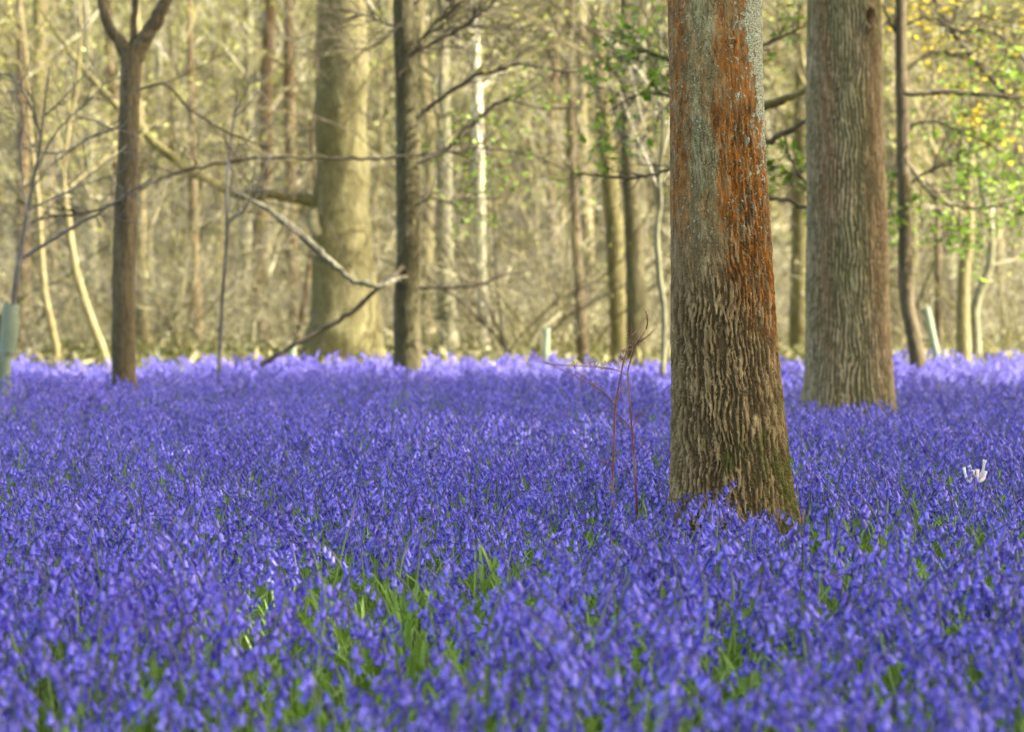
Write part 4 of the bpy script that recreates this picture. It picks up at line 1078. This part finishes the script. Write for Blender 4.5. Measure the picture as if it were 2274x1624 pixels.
dead_stalk('dead reddish stalk with withered leaves at its tip, nearer the lichened trunk', 6.5,
           [(847, 1475), (836, 1320), (825, 1150), (810, 960), (795, 750), (776, 545), (784, 470), (802, 405), (822, 345)],
           [[(775, 538), (740, 515), (690, 497), (590, 481), (480, 470), (390, 465), (200, 457), (80, 428)], [(806, 945), (750, 880), (690, 828), (640, 810), (590, 798)], [(815, 945), (845, 885), (890, 835), (980, 765)], [(802, 405), (830, 335), (860, 280), (912, 205)], [(820, 345), (850, 298), (920, 252), (990, 188)], [(920, 190), (928, 130), (915, 70), (890, 35)], [(818, 345), (780, 350), (733, 362)], [(812, 380), (818, 300), (808, 210)]],
           [(520, 440), (530, 465), (595, 455), (600, 475), (655, 440), (680, 480), (770, 410), (845, 280), (750, 350), (810, 330), (460, 460), (385, 462)], 22)

def crop3(cx, cy): return ((2050 + cx / 4.06) * .7103, (1380 + cy / 4.06) * .7103)
def dry(label, pts, Y, w, mat_):
    P = spline(np.array([at(*crop3(*p), Y) for p in pts]), 12)
    b = Buf(); tubes(b, P, np.linspace(w, w * .55, 12), 5)
    o = b.build('dry_stalk', M[mat_]); tag(o, label, 'dry stalk'); return o
dry('bent brown dry stalk lying on the flowers at the foot of the lichened trunk', [(500, 1050), (700, 1030), (850, 1018), (925, 1022), (948, 1062)], 6.18, .0034, 'dry_leaf')
dry('thin upright dry stalk against the mossy foot of the lichened trunk', [(1578, 1000), (1568, 900), (1556, 780), (1552, 660)], 6.2, .0026, 'dry_leaf')
dry('short orange-brown dry stalk standing right of the mossy trunk foot', [(1852, 1060), (1862, 980), (1872, 920), (1884, 860)], 6.2, .0036, 'dry_leaf')
dry('pale straw slanting down to the foot of the lichened trunk', [(1250, 965), (1330, 1015), (1390, 1050), (1450, 1085)], 6.16, .0019, 'dry_leaf')

# the white bluebell
p = at(2167, 1072, 6.75)
root = empty('white_bluebell', (p[0], p[1], 0)); tag(root, 'lone white bluebell with upturned petals among the violet ones on the right', 'flower')
b = Buf(); tubes(b, spline(np.array([[p[0] - .01, p[1], -.02], [p[0] - .005, p[1], p[2] * .5], [p[0], p[1], p[2] + .0]]), 8), np.full(8, .0028), 5, 0, np.linspace(0, .5, 8)); b.build('stalk', M['stalk'], root)
for (ex, ey) in ((2139, 1037), (2152, 1034), (2160, 1044), (2170, 1042), (2186, 1021), (2179, 1050), (2145, 1056), (2156, 1056), (2166, 1056), (2188, 1046)):
    e = at(ex, ey, 6.75 + random.Random(ex).uniform(-.03, .03)); mid = (e + p) / 2 + np.array([(e[0] - p[0]) * .25, 0, -.004])
    b = Buf(); tubes(b, spline(np.array([p, mid, e]), 8), np.array([.0020, .0042, .0050, .0046, .0040, .0036, .0040, .0058]), 7, 0, np.linspace(0, 1, 8))
    b.build('bell', M['white_petal'], root)

# dark spent spikes
for i, (px, py, Y, hh, lb) in enumerate(((1132, 1040, 6.9, .10, 'dark unopened bluebell spike, left of a nearby second one'), (1172, 1020, 7.0, .10, 'dark unopened bluebell spike standing taller than its neighbours'), (530, 965, 9.2, .12, 'dark slim flower spike in the distant left of the carpet'))):
    p = at(px, py, Y); root = empty('flower_spike', (p[0], p[1], 0)); tag(root, lb, 'flower')
    b = Buf(); tubes(b, np.array([[p[0], p[1], -.02], [p[0] + .004, p[1], p[2] * .6], [p[0], p[1], p[2]]]), np.array([.003, .0026, .002]), 5, 0, np.array([.2, .7, 1])); b.build('stalk', M['stalk'], root)
    b = Buf(); rr = np.random.RandomState(i)
    for j in range(12):
        V, Q, T_ = bell_geo(1.5, True); a = rr.rand() * 6.28
        rot = np.array(rot_to((math.cos(a) * .5, math.sin(a) * .5, 1), 0)); b.add(V @ rot.T + p + np.array([0, 0, -.06 + .006 * j]), Q, T_ * 0, 0)
    b.build('bud_cluster', M['petal'], root)

# ------------------------------------------------------------------ light, sky, camera
SUN_EL, SUN_AZ = R_(38), R_(11)     # from the right, a little behind the viewpoint
S = Vector((math.cos(SUN_EL) * math.cos(SUN_AZ), -math.cos(SUN_EL) * math.sin(SUN_AZ), math.sin(SUN_EL)))
L = bpy.data.lights.new('sun', 'SUN'); L.energy = 4.4; L.angle = R_(.53); L.color = (1, .95, .88)
lo = bpy.data.objects.new('sun', L); lo.rotation_euler = S.to_track_quat('Z', 'Y').to_euler(); lo.location = S * 60; col.objects.link(lo)
w = bpy.data.worlds.new('World'); scene.world = w; w.use_nodes = True
nt = w.node_tree; bg = nt.nodes['Background']
sky = nt.nodes.new('ShaderNodeTexSky'); sky.sky_type = 'NISHITA'; sky.sun_disc = False
sky.sun_elevation = SUN_EL; sky.sun_rotation = math.atan2(S.x, S.y); sky.air_density = 1.0; sky.dust_density = 4.0; sky.ozone_density = .5
tint = nt.nodes.new('ShaderNodeMix'); tint.data_type = 'RGBA'; tint.blend_type = 'MULTIPLY'; tint.inputs[0].default_value = 1; tint.inputs[7].default_value = (1.03, 1.0, .86, 1)
nt.links.new(sky.outputs[0], tint.inputs[6]); nt.links.new(tint.outputs[2], bg.inputs[0]); bg.inputs[1].default_value = .15

cd = bpy.data.cameras.new('camera'); co = bpy.data.objects.new('camera', cd); col.objects.link(co)
cd.sensor_width = 36; cd.lens = 85.0; cd.clip_end = 4000; cd.clip_start = .05
co.location = CAM; co.rotation_euler = (R_(90) - PITCH, 0, 0)
cd.dof.use_dof = True; cd.dof.focus_distance = 6.3; cd.dof.aperture_fstop = 4.4; cd.dof.aperture_blades = 7
scene.camera = co

scene.view_settings.view_transform = 'Standard'; scene.view_settings.look = 'None'
scene.view_settings.exposure = 2.62; scene.view_settings.gamma = 1.0
scene.cycles.use_denoising = True
scene.cycles.max_bounces = 8; scene.cycles.diffuse_bounces = 4; scene.cycles.transmission_bounces = 4
